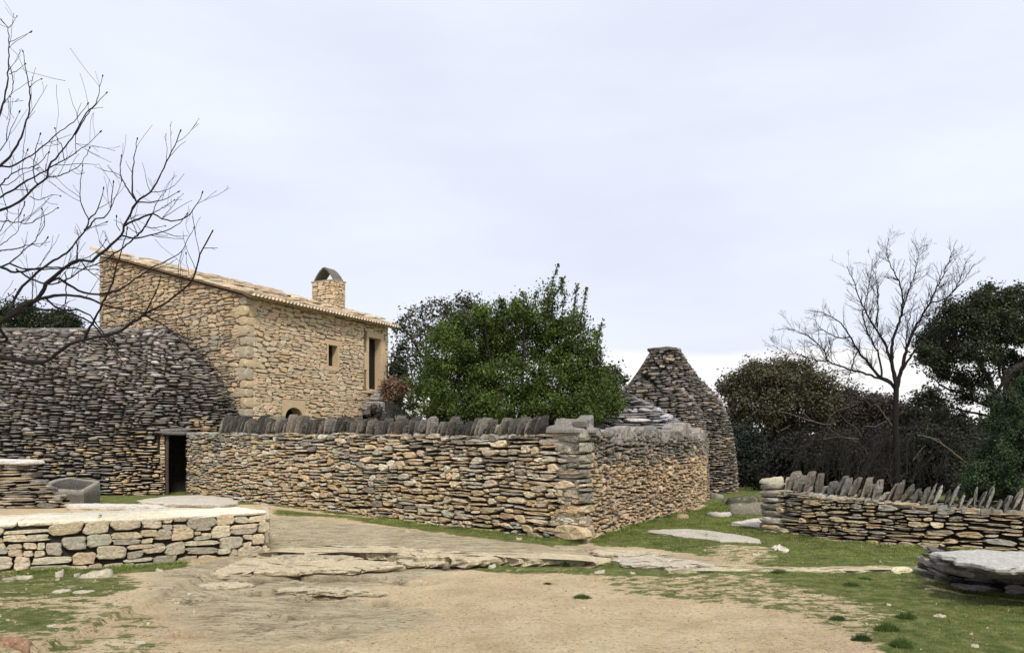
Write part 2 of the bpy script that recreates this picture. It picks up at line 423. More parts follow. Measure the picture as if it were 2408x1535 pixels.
grass = mask([
 ([(-3000, 1041), (5400, 1041), (5400, 1186), (-3000, 1186)], .75),
 ([(1380, 1262), (1450, 1237), (1540, 1217), (1620, 1203), (1690, 1180), (1795, 1185), (1795, 1250), (1900, 1265), (2100, 1283), (2420, 1300), (5000, 1400), (5000, 1545), (2420, 1340), (2190, 1333), (1800, 1332), (1700, 1318), (1620, 1300), (1500, 1285), (1400, 1280)], 1.0),
 ([(1640, 1290), (1700, 1275), (1830, 1285), (1840, 1310), (1780, 1333), (1690, 1325)], .42),
 ([(1840, 1310), (1900, 1300), (2190, 1318), (2190, 1334), (1790, 1334)], .8),
 ([(1800, 1342), (2190, 1341), (2190, 1385), (2420, 1420), (5000, 1600), (5000, 2400), (2100, 2400), (2075, 1480), (2130, 1440), (2000, 1400), (1850, 1370)], .74),
 ([(2140, 1455), (2250, 1440), (2420, 1450), (4000, 1500), (4000, 2400), (2110, 2400), (2100, 1490)], 1.0),
 ([(2150, 1395), (2300, 1400), (2420, 1418), (2420, 1440), (2250, 1437)], .95),
 ([(1380, 1338), (1800, 1342), (1850, 1370), (2000, 1400), (2130, 1440), (2075, 1480), (2060, 1545), (1990, 1500), (1850, 1440), (1650, 1410), (1450, 1390)], .46),
 ([(640, 1196), (930, 1222), (1100, 1240), (1370, 1270), (1372, 1284), (1250, 1280), (1100, 1262), (1000, 1250), (900, 1234), (800, 1218), (640, 1210)], .78),
 ([(1080, 1316), (1300, 1314), (1600, 1320), (1790, 1338), (1790, 1350), (1500, 1346), (1300, 1340), (1120, 1332)], .66),
 ([(-2500, 1349), (250, 1346), (330, 1360), (345, 1385), (240, 1402), (0, 1407), (-2500, 1407)], .6),
 ([(-2500, 1407), (240, 1400), (420, 1440), (400, 1500), (330, 1545), (300, 2400), (-2500, 2400)], .41),
 ([(0, 1430), (110, 1425), (150, 1450), (90, 1480), (0, 1485)], .68),
 ([(60, 1340), (440, 1318), (445, 1335), (250, 1350), (60, 1352)], .9),
])
rock = mask([
 ([(640, 1212), (900, 1240), (1150, 1270), (1400, 1287), (1700, 1322), (1500, 1330), (1200, 1318), (1000, 1330), (950, 1350), (700, 1370), (350, 1352), (560, 1310)], 1.0),
 ([(1000, 1400), (700, 1370), (400, 1360), (330, 1380), (430, 1450), (520, 1500), (900, 1480), (1050, 1440)], .55),
])
grass = blur(grass, 14); rock = blur(rock, 40)
nz = np.zeros(X.shape)
for (fx, fy, a, p) in [(.9, 1.7, .012, 1), (2.3, 2.9, .009, 2), (5.1, 7.7, .006, 3), (11, 19, .004, 5), (19, 37, .0025, 8)]:
    nz += a*np.sin(X*fx+1.7*np.sin(Y*fy*.5+p)+p)*np.cos(Y*fy+1.3*np.sin(X*fx*.6+2*p))
def ledge(pts, h, soft=.03, crev=.05):
    """bedrock step along a line; the ground in front (nearer) lies h lower"""
    w = np.array([G(x, y)[:2] for x, y in pts]); hh = np.array(h, float)
    yl = np.interp(X, w[:, 0], w[:, 1])+.035*np.sin(X*9+1)+.025*np.sin(X*23)+.02*np.sin(X*47+2)
    hx = np.interp(X, w[:, 0], hh)
    hx = np.where((X < w[0, 0]) | (X > w[-1, 0]), 0, hx) if h[0] == 0 or h[-1] == 0 else hx
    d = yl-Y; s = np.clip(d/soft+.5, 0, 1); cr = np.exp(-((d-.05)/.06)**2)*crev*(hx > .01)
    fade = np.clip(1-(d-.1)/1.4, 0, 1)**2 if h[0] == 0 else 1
    return -hx*s*fade-cr, np.exp(-((d-.06)/.08)**2)*np.clip(hx*22, 0, 1)*(.45+.55*(np.sin(X*5.3)+np.sin(X*12.7+1) > -.5))  # second value: mask of the shade painted along the step foot
Z = nz.copy(); crevice_shade = np.zeros(X.shape)
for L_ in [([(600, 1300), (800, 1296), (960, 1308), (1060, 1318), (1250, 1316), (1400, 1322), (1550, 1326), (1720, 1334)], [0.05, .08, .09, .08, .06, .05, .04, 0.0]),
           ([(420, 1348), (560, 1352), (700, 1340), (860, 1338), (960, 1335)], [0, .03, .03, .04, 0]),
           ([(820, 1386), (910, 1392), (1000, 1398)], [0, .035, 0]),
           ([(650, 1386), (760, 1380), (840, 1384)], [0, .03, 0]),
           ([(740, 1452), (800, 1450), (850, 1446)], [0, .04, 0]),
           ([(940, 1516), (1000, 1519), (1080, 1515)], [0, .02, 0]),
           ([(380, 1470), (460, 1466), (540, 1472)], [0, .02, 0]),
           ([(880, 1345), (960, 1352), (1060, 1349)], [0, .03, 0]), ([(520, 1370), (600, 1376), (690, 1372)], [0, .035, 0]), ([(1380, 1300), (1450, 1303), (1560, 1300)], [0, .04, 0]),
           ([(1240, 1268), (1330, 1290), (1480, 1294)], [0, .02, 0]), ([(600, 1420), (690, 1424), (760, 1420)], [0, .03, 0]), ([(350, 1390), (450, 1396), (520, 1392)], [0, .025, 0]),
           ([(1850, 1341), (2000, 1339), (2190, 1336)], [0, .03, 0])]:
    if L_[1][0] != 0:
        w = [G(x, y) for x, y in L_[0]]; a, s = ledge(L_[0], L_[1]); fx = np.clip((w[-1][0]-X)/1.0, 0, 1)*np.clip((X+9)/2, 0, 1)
        Z += a*fx; crevice_shade = np.maximum(crevice_shade, s*fx)
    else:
        a, s = ledge(L_[0], L_[1]); Z += a; crevice_shade = np.maximum(crevice_shade, s)
crevice_shade = np.maximum(crevice_shade, mask([([(990, 1390), (1020, 1384), (1060, 1384), (1040, 1392)], 0)]))
far = np.clip((Y-60)/200, 0, 1); Z = Z-far*.5
Vg = np.stack([X, Y, Z], -1).reshape(-1, 3)
idx = np.arange(nx*ny).reshape(ny, nx)
Qg = np.stack([idx[:-1, :-1], idx[:-1, 1:], idx[1:, 1:], idx[1:, :-1]], -1).reshape(-1, 4)
m, nt, b = newmat('trodden_limestone_ground'); b.inputs['Roughness'].default_value = .95
P = pos_(nt); Ps = pos_(nt, (.6, 1.3, 1)); Pf = pos_(nt, (.25, 1.0, 1))
att = lambda k: N_(nt, 'ShaderNodeAttribute', attribute_name=k).outputs['Fac']
dirt = ramp_(nt, noise_(nt, P, 1.3, 6, .6), [(.3, (.56, .425, .24)), (.5, (.7, .55, .33)), (.7, (.8, .655, .42))])
dirt = mix_(nt, ramp_(nt, noise_(nt, P, .5, 4, .6), [(.52, (0, 0, 0)), (.7, (.6,)*3)]), dirt, (.6, .42, .28))
dirt = mix_(nt, 1.0, dirt, ramp_(nt, noise_(nt, P, 28, 6, .75), [(.32, (.4, .37, .33)), (.44, (1, 1, 1)), (.66, (1.3, 1.3, 1.3))]), 'MULTIPLY')
for (q1, q2, q3) in ((P, 60, .66), (P, 22, .68)):
    dirt = mix_(nt, ramp_(nt, noise_(nt, q1, q2, 3, .6), [(q3-.03, (0, 0, 0)), (q3+.02, (.8,)*3)]), dirt, (.13, .1, .06))
dirt = mix_(nt, ramp_(nt, noise_(nt, Ps, 11, 5, .7), [(.62, (0, 0, 0)), (.7, (.75,)*3)]), dirt, (.16, .12, .07))
rk = ramp_(nt, noise_(nt, Ps, 4, 8, .72), [(.3, (.24, .18, .11)), (.42, (.55, .45, .29)), (.54, (.7, .6, .4)), (.72, (.82, .73, .52))])
rk = mix_(nt, ramp_(nt, noise_(nt, Ps, 16, 8, .8), [(.54, (0, 0, 0)), (.6, (.85,)*3)]), rk, (.17, .135, .085))
def crack(vec, scale, wdt, detail=8):
    n_ = noise_(nt, vec, scale, detail, .62); s1 = N_(nt, 'ShaderNodeMath', operation='SUBTRACT'); nt.links.new(n_, s1.inputs[0]); s1.inputs[1].default_value = .5
    s2 = N_(nt, 'ShaderNodeMath', operation='ABSOLUTE'); nt.links.new(s1.outputs[0], s2.inputs[0])
    return ramp_(nt, s2.outputs[0], [(0, (1, 1, 1)), (wdt*.4, (.8,)*3), (wdt, (0, 0, 0))])
pm = ramp_(nt, noise_(nt, P, .9, 3, .6), [(.4, (0, 0, 0)), (.6, (1, 1, 1))]); k1 = crack(pos_(nt, (.4, 1.3, 1)), 1.6, .012); k2 = crack(pos_(nt, (.5, 2.0, 1)), 5, .02)
rk = mix_(nt, mix_(nt, 1.0, k1, pm, 'MULTIPLY'), rk, (.09, .07, .045)); rk = mix_(nt, mix_(nt, 1.0, k2, (.6, .6, .6), 'MULTIPLY'), rk, (.14, .11, .07))
dirt = mix_(nt, mix_(nt, 1.0, k1, mix_(nt, 1.0, pm, (.35, .35, .35), 'MULTIPLY'), 'MULTIPLY'), dirt, (.2, .15, .09))
dirt = mix_(nt, ramp_(nt, noise_(nt, P, 3.1, 7, .75), [(.5, (0, 0, 0)), (.62, (.5,)*3)]), dirt, (.76, .63, .42))
rf = N_(nt, 'ShaderNodeMath', operation='ADD'); nt.links.new(att('rock'), rf.inputs[0]); nt.links.new(noise_(nt, P, 3, 6, .7), rf.inputs[1])
c = mix_(nt, ramp_(nt, rf.outputs[0], [(.72, (0, 0, 0)), (1.0, (1, 1, 1))]), dirt, rk)
c = mix_(nt, att('crevice_shade'), c, (.035, .027, .016))  # crevice shade under the ledges, painted near-black into the ground colour
ga = N_(nt, 'ShaderNodeMath', operation='ADD'); nt.links.new(att('grass'), ga.inputs[0])
gn = noise_(nt, pos_(nt, (.8, 1.2, 1)), 5.5, 9, .78); gm = N_(nt, 'ShaderNodeMath', operation='MULTIPLY_ADD'); nt.links.new(gn, gm.inputs[0]); gm.inputs[1].default_value = 1.9; gm.inputs[2].default_value = -.45; nt.links.new(gm.outputs[0], ga.inputs[1])
gc = ramp_(nt, noise_(nt, P, 5, 9, .75), [(.3, (.045, .078, .012)), (.42, (.1, .14, .026)), (.53, (.19, .21, .058)), (.66, (.36, .31, .14))])
c = mix_(nt, ramp_(nt, ga.outputs[0], [(.9, (0, 0, 0)), (1.1, (1, 1, 1))]), c, gc)
nt.links.new(c, b.inputs['Base Color'])
x = bump_(nt, b, noise_(nt, Ps, 7, 9, .78), .09); x = bump_(nt, b, noise_(nt, P, 33, 7, .78), .035, 1, x)
o = build('ground', Vg, Qg, None, [m], None, None, True, None, {'grass': grass.ravel(), 'rock': rock.ravel(), 'crevice_shade': crevice_shade.ravel()})
o['kind'] = 'structure'
def gz(x, y):
    i = int(np.clip(np.searchsorted(xs, x), 0, nx-1)); j = int(np.clip(np.searchsorted(ys, y), 0, ny-1)); return float(Z[j, i])

# grass blades: short turf over the green parts
def scatter(maskf, n, x0, x1, y0, y1):
    px = R.uniform(x0, x1, n); py = R.uniform(y0, y1, n)
    i = np.clip(np.searchsorted(xs, px), 0, nx-1); j = np.clip(np.searchsorted(ys, py), 0, ny-1)
    g = maskf[j, i]; nn = .5+.5*np.sin(px*3.1+np.sin(py*4.3)*2)*np.cos(py*3.7+np.sin(px*2.7))
    n2 = .5+.5*np.sin(px*11+np.sin(py*13)*2)*np.cos(py*17+2*np.sin(px*9))
    keep = (g+.28*(nn-.5)+.34*(n2-.5)) > R.uniform(.45, .8, n)
    return px[keep], py[keep], Z[j, i][keep], g[keep]
gx, gy, gzv, gg = scatter(grass, 330000, -8, 11, 5.6, 21)
k = (np.abs(gx/gy) < .78); gx, gy, gzv, gg = gx[k], gy[k], gzv[k], gg[k]
fx_, fy_ = [], []
for pl_, cnt in (([(-5.9, 20.0), (1.12, 12.66)], 9000), ([(1.3, 12.9), (2.2, 15.05), (3.27, 16.95), (4.3, 18.85)], 6000), ([(4.5, 14.2), (4.93, 13.4), (5.87, 12.4), (6.3, 12.02), (7.5, 11.45)], 6000), ([G(-100, 1351)[:2], G(330, 1330)[:2], G(440, 1322)[:2]], 5000), ([G(2180, 1372)[:2], G(2260, 1391)[:2], G(2420, 1410)[:2]], 5000)):
    pl_ = np.array(pl_); sg_ = np.linalg.norm(np.diff(pl_, axis=0), axis=1); cm = np.concatenate([[0], np.cumsum(sg_)]); uu = R.uniform(0, cm[-1], cnt)
    uu = uu[(np.sin(uu*2.7)+np.sin(uu*7.1+1)) > R.uniform(-1.6, 1.0, cnt)]
    fx_.append(np.interp(uu, cm, pl_[:, 0])+R.normal(0, .035, len(uu))); fy_.append(np.interp(uu, cm, pl_[:, 1])-np.abs(R.normal(0, .06, len(uu))))
fx_ = np.concatenate(fx_); fy_ = np.concatenate(fy_); nf = len(fx_)
gx = np.concatenate([gx, fx_]); gy = np.concatenate([gy, fy_]); gzv = np.concatenate([gzv, np.full(nf, -.01)]); gg = np.concatenate([gg, np.full(nf, 2.2)])
n = len(gx); h = R.uniform(.006, .032, n)*np.clip(gg, .4, 2.2); w = R.uniform(.002, .005, n)*(gy/9)
a = R.uniform(0, 2*PI, n); lean = R.normal(0, .5, (n, 2))*h[:, None]
B0 = np.stack([gx-np.cos(a)*w, gy-np.sin(a)*w, gzv-.004], 1); B1 = np.stack([gx+np.cos(a)*w, gy+np.sin(a)*w, gzv-.004], 1)
Tt = np.stack([gx+lean[:, 0], gy+lean[:, 1], gzv+h], 1)
t = R.uniform(0, 1, (n, 1))*np.clip(1.25-.0*gy, 0, 1)[:, None]; pn = (.5+.5*np.sin(gx*1.7)*np.cos(gy*1.3+gx))[:, None]
cg = np.array([.05, .092, .013])*(1-t)+np.array([.2, .235, .055])*t; cg = cg*(.7+.6*pn)
tag(build('grass', np.stack([B0, B1, Tt], 1).reshape(-1, 3), None, np.arange(n*3).reshape(n, 3), [M_LEAFD], np.repeat(cg, 3, 0), None, False), 'short green turf growing over the bare limestone ground', 'grass', None, 'stuff')

# ------------------------------------------------------------------ loose flat rocks
def outline(pts, step, amp, z):
    P = np.array([p[:2] for p in pts]); out = []
    for i in range(len(P)):
        a, b_ = P[i], P[(i+1) % len(P)]; n = max(1, int(np.linalg.norm(b_-a)/step))
        for k in range(n): out.append(a+(b_-a)*k/n)
    out = np.array(out); out += R.normal(0, amp, out.shape); return out
def rockmesh(poly, z, th, amp=.02, step=.12, bumpz=.012, c=None, cf=None):
    O = outline(poly, step, amp, z); n = len(O); cen = O.mean(0)
    col = np.array(cf() if cf else c); rings = []
    for s, dz in ((.93, -th), (1.0, -th*.6), (1.0, -th*.15), (.985, 0), (.9, bumpz), (.7, bumpz*.6), (.45, bumpz), (.2, 0)):
        q = cen+(O-cen)*s; zz = z+dz+(R.normal(0, bumpz*.5, n) if dz >= 0 else R.normal(0, th*.05, n))
        rings.append(np.column_stack([q+R.normal(0, amp*.3, q.shape), zz]))
    V = np.concatenate(rings+[np.array([[cen[0], cen[1], z]])]); k = np.arange(n); k2 = (k+1) % n
    area = np.sum(O[:, 0]*np.roll(O[:, 1], -1)-np.roll(O[:, 0], -1)*O[:, 1])
    Q = np.concatenate([np.stack([i*n+k, i*n+k2, (i+1)*n+k2, (i+1)*n+k], 1) for i in range(7)])
    T = np.stack([7*n+k, 7*n+k2, np.full(n, 8*n)], 1)
    if area < 0: Q = Q[:, ::-1]; T = T[:, ::-1]
    return V, Q, T, np.broadcast_to(col, V.shape)
def flat_rock(name, label, cat, px, z, th, c, mat=M_ROCK, amp=.02, parent=None, step=.12, bumpz=.012, group=None):
    V, Q, T, C = rockmesh([G(x, y, z) for x, y in px], z, th, amp, step, bumpz, c)
    o = build(name, V, Q, T, [mat], C, parent, False)
    if parent is None: tag(o, label, cat, group)
    return o
PALE = (.6, .51, .34); WHT = (.6, .55, .44); GRY = (.36, .34, .3)
flat_rock('bedrock_ledge', 'long cream bedrock ledge running from the bench end to the corner of the big wall', 'rock', [(610, 1299), (650, 1288), (760, 1283), (900, 1284), (1040, 1296), (1200, 1303), (1330, 1303), (1440, 1311), (1400, 1318), (1320, 1312), (1250, 1315), (1180, 1311), (1100, 1317), (1040, 1309), (980, 1310), (920, 1298), (860, 1299), (800, 1293), (740, 1301), (680, 1296)], .035, .1, (.62, .53, .36), amp=.035, step=.07, bumpz=.014, mat=M_LEDGE)
flat_rock('bedrock_ledge', 'lower flat bedrock shelf in front of the right end of the bench', 'rock', [(380, 1345), (440, 1330), (500, 1318), (580, 1310), (700, 1308), (800, 1316), (930, 1322), (950, 1331), (880, 1333), (840, 1340), (760, 1337), (690, 1346), (600, 1343), (540, 1352), (450, 1347)], -.018, .06, (.62, .53, .36), amp=.035, step=.07, bumpz=.014, mat=M_LEDGE)
flat_rock('bedrock_ledge', 'thin cracked rock layer sticking out under the cream ledge beside the bench', 'rock', [(640, 1306), (700, 1301), (830, 1306), (800, 1314), (690, 1316)], -.0, .05, (.4, .34, .24), amp=.03, step=.07)
flat_rock('bedrock_ledge', 'broken flat rock layer with black gaps in the middle of the long ledge', 'rock', [(1440, 1312), (1520, 1306), (1640, 1320), (1700, 1334), (1560, 1331), (1460, 1326)], .01, .05, (.46, .41, .32), amp=.04, step=.07)
flat_rock('rock_slab', 'long grey flat slab crossing the grass between the two walls', 'rock', [(1515, 1247), (1570, 1243), (1660, 1247), (1745, 1258), (1792, 1268), (1790, 1275), (1700, 1270), (1610, 1261), (1545, 1253)], .02, .08, (.47, .43, .36), step=.15)
flat_rock('rock_slab', 'pale slab with pointed end beside the foot of the right wall pillar', 'rock', [(1722, 1229), (1760, 1221), (1800, 1217), (1800, 1238), (1755, 1234)], .04, .08, (.52, .49, .42), step=.15)
flat_rock('rock_slab', 'small white slab in the grass below the pointed pale slab', 'rock', [(1816, 1284), (1828, 1281), (1856, 1291), (1846, 1295), (1828, 1291)], .03, .05, WHT, step=.05)
flat_rock('rock_slab', 'bright yellowish slab let into the kerb line before the right wall', 'rock', [(2088, 1338), (2098, 1334), (2135, 1334), (2145, 1340), (2110, 1342)], .03, .05, (.68, .62, .42), step=.05)
flat_rock('kerb_stone', 'low line of flush stones crossing the lawn before the right wall', 'kerb', [(1560, 1337), (1760, 1336), (1920, 1337), (2080, 1336), (2185, 1333), (2185, 1338), (2080, 1341), (1900, 1342), (1700, 1342), (1570, 1341)], .012, .05, (.47, .42, .28), step=.1)
flat_rock('rock_slab', 'large pale doorstep slab in front of the dark hut doorway', 'rock', [(322, 1176), (390, 1166), (470, 1163), (540, 1170), (566, 1182), (520, 1186), (420, 1184), (345, 1181)], .09, .12, (.52, .48, .4), step=.2, amp=.04)
flat_rock('rock_slab', 'narrow white kerb slab on the grass below the stone trough', 'rock', [(152, 1185), (240, 1184), (330, 1186), (398, 1190), (390, 1194), (280, 1190), (160, 1189)], .1, .1, (.6, .57, .5), step=.15)
def stone_thing(label, x, y, w, h, cf, group=None, round_=1.0, z=None, mat=M_ROCK, name='loose_stone', cat='stone', tall=None, Yd=None):
    p = G(x, y) if Yd is None else W(x, y, Yd); Yd = p[1]; s = Stones(14); hw = w/F*Yd/2; hh = h/F*Yd/2 if tall is None else tall/2
    zz = gz(p[0], p[1]) if z is None else z
    s.add([p[0], p[1], zz-hh*.25], [hw, hw*.1, 0], [-hw*.08, hw*round_*.8, 0], [0, 0, 1], hh*1.7, .02, 2.5, cf, .09)
    V, Q, T, C = s.mesh(); o = build(name, V, Q, T, [mat], C, None, True); return tag(o, label, cat, group)
for lb, px, z_, th_ in [('thin ragged rock plate at the left foot of the long ledge', [(645, 1309), (700, 1303), (790, 1306), (850, 1312), (800, 1317), (720, 1315)], -.02, .05),
        ('small broken rock plate under the middle of the long ledge', [(930, 1316), (990, 1313), (1060, 1320), (1020, 1326), (950, 1323)], -.03, .05),
        ('rough rock plate lying in the cracked ground below the lower shelf', [(640, 1385), (720, 1380), (850, 1384), (905, 1392), (820, 1394), (700, 1391)], -.052, .04),
        ('flat cracked plate of rock left of the rough plate', [(455, 1375), (520, 1368), (600, 1372), (560, 1380), (480, 1382)], -.04, .04),
        ('grey rock plate with dark rim beside the broken layer', [(1380, 1296), (1440, 1291), (1530, 1296), (1580, 1303), (1500, 1306), (1420, 1303)], .02, .05)]:
    flat_rock('rock_plate', lb, 'rock', px, z_, th_, (.62, .54, .38), amp=.03, step=.06, bumpz=.01, mat=M_LEDGE)
GS = 'loose stones lying on the ground'
for a_ in [('round pale stone propped below the bench on the left', 139, 1354, 22, 16), ('grey lump of stone below the bench beside the big flat one', 181, 1357, 14, 11),
           ('widest flat rough stone lying below the bench', 225, 1357, 62, 15), ('thin cream slab in the turf left of its twin below the bench', 144, 1388, 38, 7),
           ('thin cream slab in the turf right of its twin below the bench', 195, 1391, 44, 5), ('small white stone touching the round pale stone', 135, 1364, 10, 6),
           ('flat stone close to the left edge below the bench', 56, 1358, 34, 8), ('grey flat stone at the left frame edge below the bench', 20, 1362, 26, 8),
           ('small cube of stone at the foot of the bench right half', 375, 1343, 16, 8), ('white pebble lying alone on the lower bedrock shelf', 626, 1334, 14, 7),
           ('white stone in the grassy gap under the long ledge', 1157, 1322, 17, 9), ('flat white stone on the dirt below the broken rock layer', 1409, 1338, 26, 7),
           ('pale stone right of the flat white one below the ledge', 1488, 1341, 16, 6), ('cream stone in the worn turf left of the small white slab', 1778, 1306, 18, 6),
           ('flat pale stone at the edge of the darkest turf on the right', 2208, 1450, 26, 6), ('white stone in the grass left of the flat pale stone', 2090, 1423, 12, 5),
           ('white stone in the grass in front of the slab bench', 2182, 1387, 14, 4), ('pale stone at the foot of the big wall near its grassy middle', 960, 1250, 16, 5),
           ('white stone at the foot of the big wall two metres from its corner', 1220, 1268, 16, 5), ('pale stone half sunk in the dirt at the lower left edge', 120, 1468, 22, 5),
           ('flat pale stone in the speckled turf at the lower left', 330, 1490, 24, 6), ('brown flake of stone in the darkest turf at the lower right', 2293, 1526, 18, 6)]:
    stone_thing(a_[0], a_[1], a_[2], a_[3], a_[4], (.48, .43, .32) if 'grey' not in a_[0] else (.33, .31, .26), GS)
stone_thing('rounded grey boulder between the far hut and the right wall', 1752, 1209, 78, 34, (.2, .18, .145), None, .8, name='boulder', cat='rock')
stone_thing('mossy dark boulder behind the rounded grey boulder', 1745, 1186, 70, 24, (.07, .075, .045), None, .8, name='boulder', cat='rock')
stone_thing('small grey rock against the foot of the far hut', 1687, 1171, 30, 13, (.27, .25, .22), None, 1, name='boulder', cat='rock')
stone_thing('dark rock right of the small grey rock at the hut foot', 1712, 1180, 28, 11, (.14, .13, .12), None, 1, name='boulder', cat='rock')
stone_thing('flat whitish stone in the grass before the far hut', 1692, 1213, 58, 9, (.48, .46, .4), None, 1, name='boulder', cat='rock')
stone_thing('brown stone block at the foot of the side wall', 1604, 1218, 30, 12, (.36, .26, .16), None, 1, name='boulder', cat='rock')

# pebbles
px_, py_, pz_, pg_ = scatter(np.full(X.shape, .66)*(1-.0*grass), 11000, -7, 7, 5.8, 15)
s = Stones(6)
for x, y, z in zip(px_, py_, pz_):
    zn = .5+.5*math.sin(x*1.9+y*.7)*math.cos(y*1.3-x)
    left = x < -3.0
    if random.random() > (.34 if left else .16+.2*zn): continue
    r_ = random.uniform(.003, .009)*(1.6 if left else 1)*(2.0 if random.random() < .08 else 1)
    s.add([x, y, z], [r_, 0, 0], [0, r_*.8, 0], [0, 0, 1], r_*.8, .01, 2.3, random.choice([(.5, .42, .28), (.42, .33, .2), (.24, .18, .11), (.34, .26, .16), (.58, .5, .37)]), .15)
V, Q, T, C = s.mesh(); tag(build('pebbles', V, Q, T, [M_ROCK], C), 'small pale pebbles scattered over the dirt and turf', 'pebbles', None, 'stuff')

# dry leaves and crumbs of earth
lx, ly, lz, _ = scatter(np.full(X.shape, .66), 9000, -7, 8, 5.8, 16)
kk = R.uniform(0, 1, len(lx)) < .33*(.4+.6*(np.sin(lx*1.3+ly)*np.cos(ly*1.9-lx) > -.2)); lx, ly, lz = lx[kk], ly[kk], lz[kk]; n = len(lx)
aa = R.uniform(0, PI, n); sz = R.uniform(.005, .015, n); ca, sa = np.cos(aa)*sz, np.sin(aa)*sz; hz = R.uniform(.002, .012, (n, 4))
V = np.stack([np.stack([lx-ca, ly-sa, lz+hz[:, 0]], 1), np.stack([lx+sa*.5, ly-ca*.5, lz+hz[:, 1]], 1), np.stack([lx+ca, ly+sa, lz+hz[:, 2]], 1), np.stack([lx-sa*.5, ly+ca*.5, lz+hz[:, 3]], 1)], 1)
tt_ = R.uniform(0, 1, (n, 1)); cc = np.array([.06, .04, .022])*(1-tt_)+np.array([.2, .13, .07])*tt_
tag(build('leaf_litter', V.reshape(-1, 3), np.arange(4*n).reshape(n, 4), None, [M_LEAFD], np.repeat(cc, 4, 0), None, False), 'scattered small brown dry leaves and crumbs on the ground', 'leaf litter', None, 'stuff')
# grass tussocks
def tussock(label, x, y, w):
    p = G(x, y); r_ = w/F*p[1]/2; n = 500
    a = R.uniform(0, 2*PI, n); q = np.sqrt(R.uniform(0, 1, n))*r_; h = (.05*(1-(q/r_)**2)+.012)*R.uniform(.5, 1.2, n)*min(1.3, w/45)
    bx, by = p[0]+np.cos(a)*q, p[1]+np.sin(a)*q*.7; z0 = gz(p[0], p[1])-.005
    ld = R.normal(0, .02, (n, 2)); wd = .003
    V = np.stack([np.stack([bx-wd, by, np.full(n, z0)], 1), np.stack([bx+wd, by, np.full(n, z0)], 1), np.stack([bx+ld[:, 0], by+ld[:, 1], z0+h], 1)], 1)
    t = R.uniform(0, 1, (n, 1)); cc = np.array([.02, .045, .008])*(1-t)+np.array([.06, .1, .02])*t
    tag(build('grass_tussock', V.reshape(-1, 3), None, np.arange(3*n).reshape(n, 3), [M_LEAFD], np.repeat(cc, 3, 0), None, False), label, 'grass tuft', 'dark grass tussocks')
for l_ in [('lone dark green tussock on the bare dirt in the middle', 1368, 1395, 42), ('dark tussock in the lawn nearest the kerb stones', 2032, 1359, 32), ('broad tussock in the lawn left of the slab bench', 2001, 1375, 44),
           ('dark tussock at the left tip of the densest turf', 2085, 1481, 60), ('rounded tussock above the densest turf', 2130, 1452, 52), ('flat tussock on the border of dirt and turf', 1969, 1451, 38),
           ('tussock on the dirt near the bottom edge', 2027, 1506, 48), ('tussock at the bottom edge right of its neighbour', 2118, 1521, 54), ('tussock just below the broken ledge on the right', 1834, 1348, 46),
           ('small tussock in the stones under the long ledge', 1288, 1360, 18)]:
    tussock(*l_)
# rusty brown buried slab in the lower left corner
flat_rock('rusty_slab', 'reddish brown flat slab half buried in the lower left corner', 'slab', [(-60, 1496), (0, 1497), (50, 1501), (74, 1508), (66, 1528), (40, 1522), (10, 1512), (-60, 1508)], .03, .06, (.3, .17, .1), step=.04, amp=.006)

# ================================================================== BIG LEFT HUT
hut = thing('stone_hut', 'huge dark dry-stone hut with a rounded vault and a black doorway behind the bench', 'stone hut')
hc = (-15.5, 27.6); hhx, hhy, hr = 7.0, 3.6, 3.4; ax, ay = hhx-hr, hhy-hr
pf = profile([(-.5, -.02), (0, 0), (1, .12), (2, .38), (3, .9), (3.8, 1.45), (4.5, 2.05), (5.0, 2.55), (5.3, 2.95), (5.52, 3.4)])
HS, htot = roundS(hc, hhx, hhy, hr, pf, 0, 0, .12)
uf = 2*ax+PI*hr+2*ay; ufe = uf+2*ax; ud = ufe+hr*(PI/6-.02); dw = .4
hole = [(ud-dw, ud+dw, -.3, 1.83)]
st = Stones(10)
def hutcol(P):
    z = P[2]+.5*wav(P[0]*.8, 1)*.5; near_door = abs(P[0]+10.3) < 1.6+.4*math.sin(P[2]*5)
    f = .0
    if near_door and z < 2.2: f = .85 if P[0] < -9.6 else .35
    elif z < 1.6: f = .3
    if random.random() < f: return fT()*np.array([1, .95, .9])
    c = fD()
    if z > 3.6: c = c*1.25+.02  # upper courses lightened to imitate sky light on the slab tops
    return c
lay(st, HS, uf-2.5, htot-.5, -.05, 5.5, .145, (.24, .5), holes=hole, gap=.032, bulge=.045, p=2.3, depth=.12, colf=hutcol, slab=.75, rough=.09, kinds=(.06, .56, .33, .05), wave=1.1, jitter=.2)
bv = backing(HS, uf-5.0, htot-.01, -.4, 5.5, .13, 160, 40, None, hole)
masonry('wall', st, [bv], M_BORIE, M_DARK, hut, True)
# flat top of the vault
P_ = [HS(u, 5.5) for u in np.linspace(0, htot, 60)[:-1]]
V, Q, T, C = rockmesh(P_, 5.5, .15, .03, .4, .03, (.2, .19, .185)); build('roof', V, Q, T, [M_BORIE], C, hut, False)
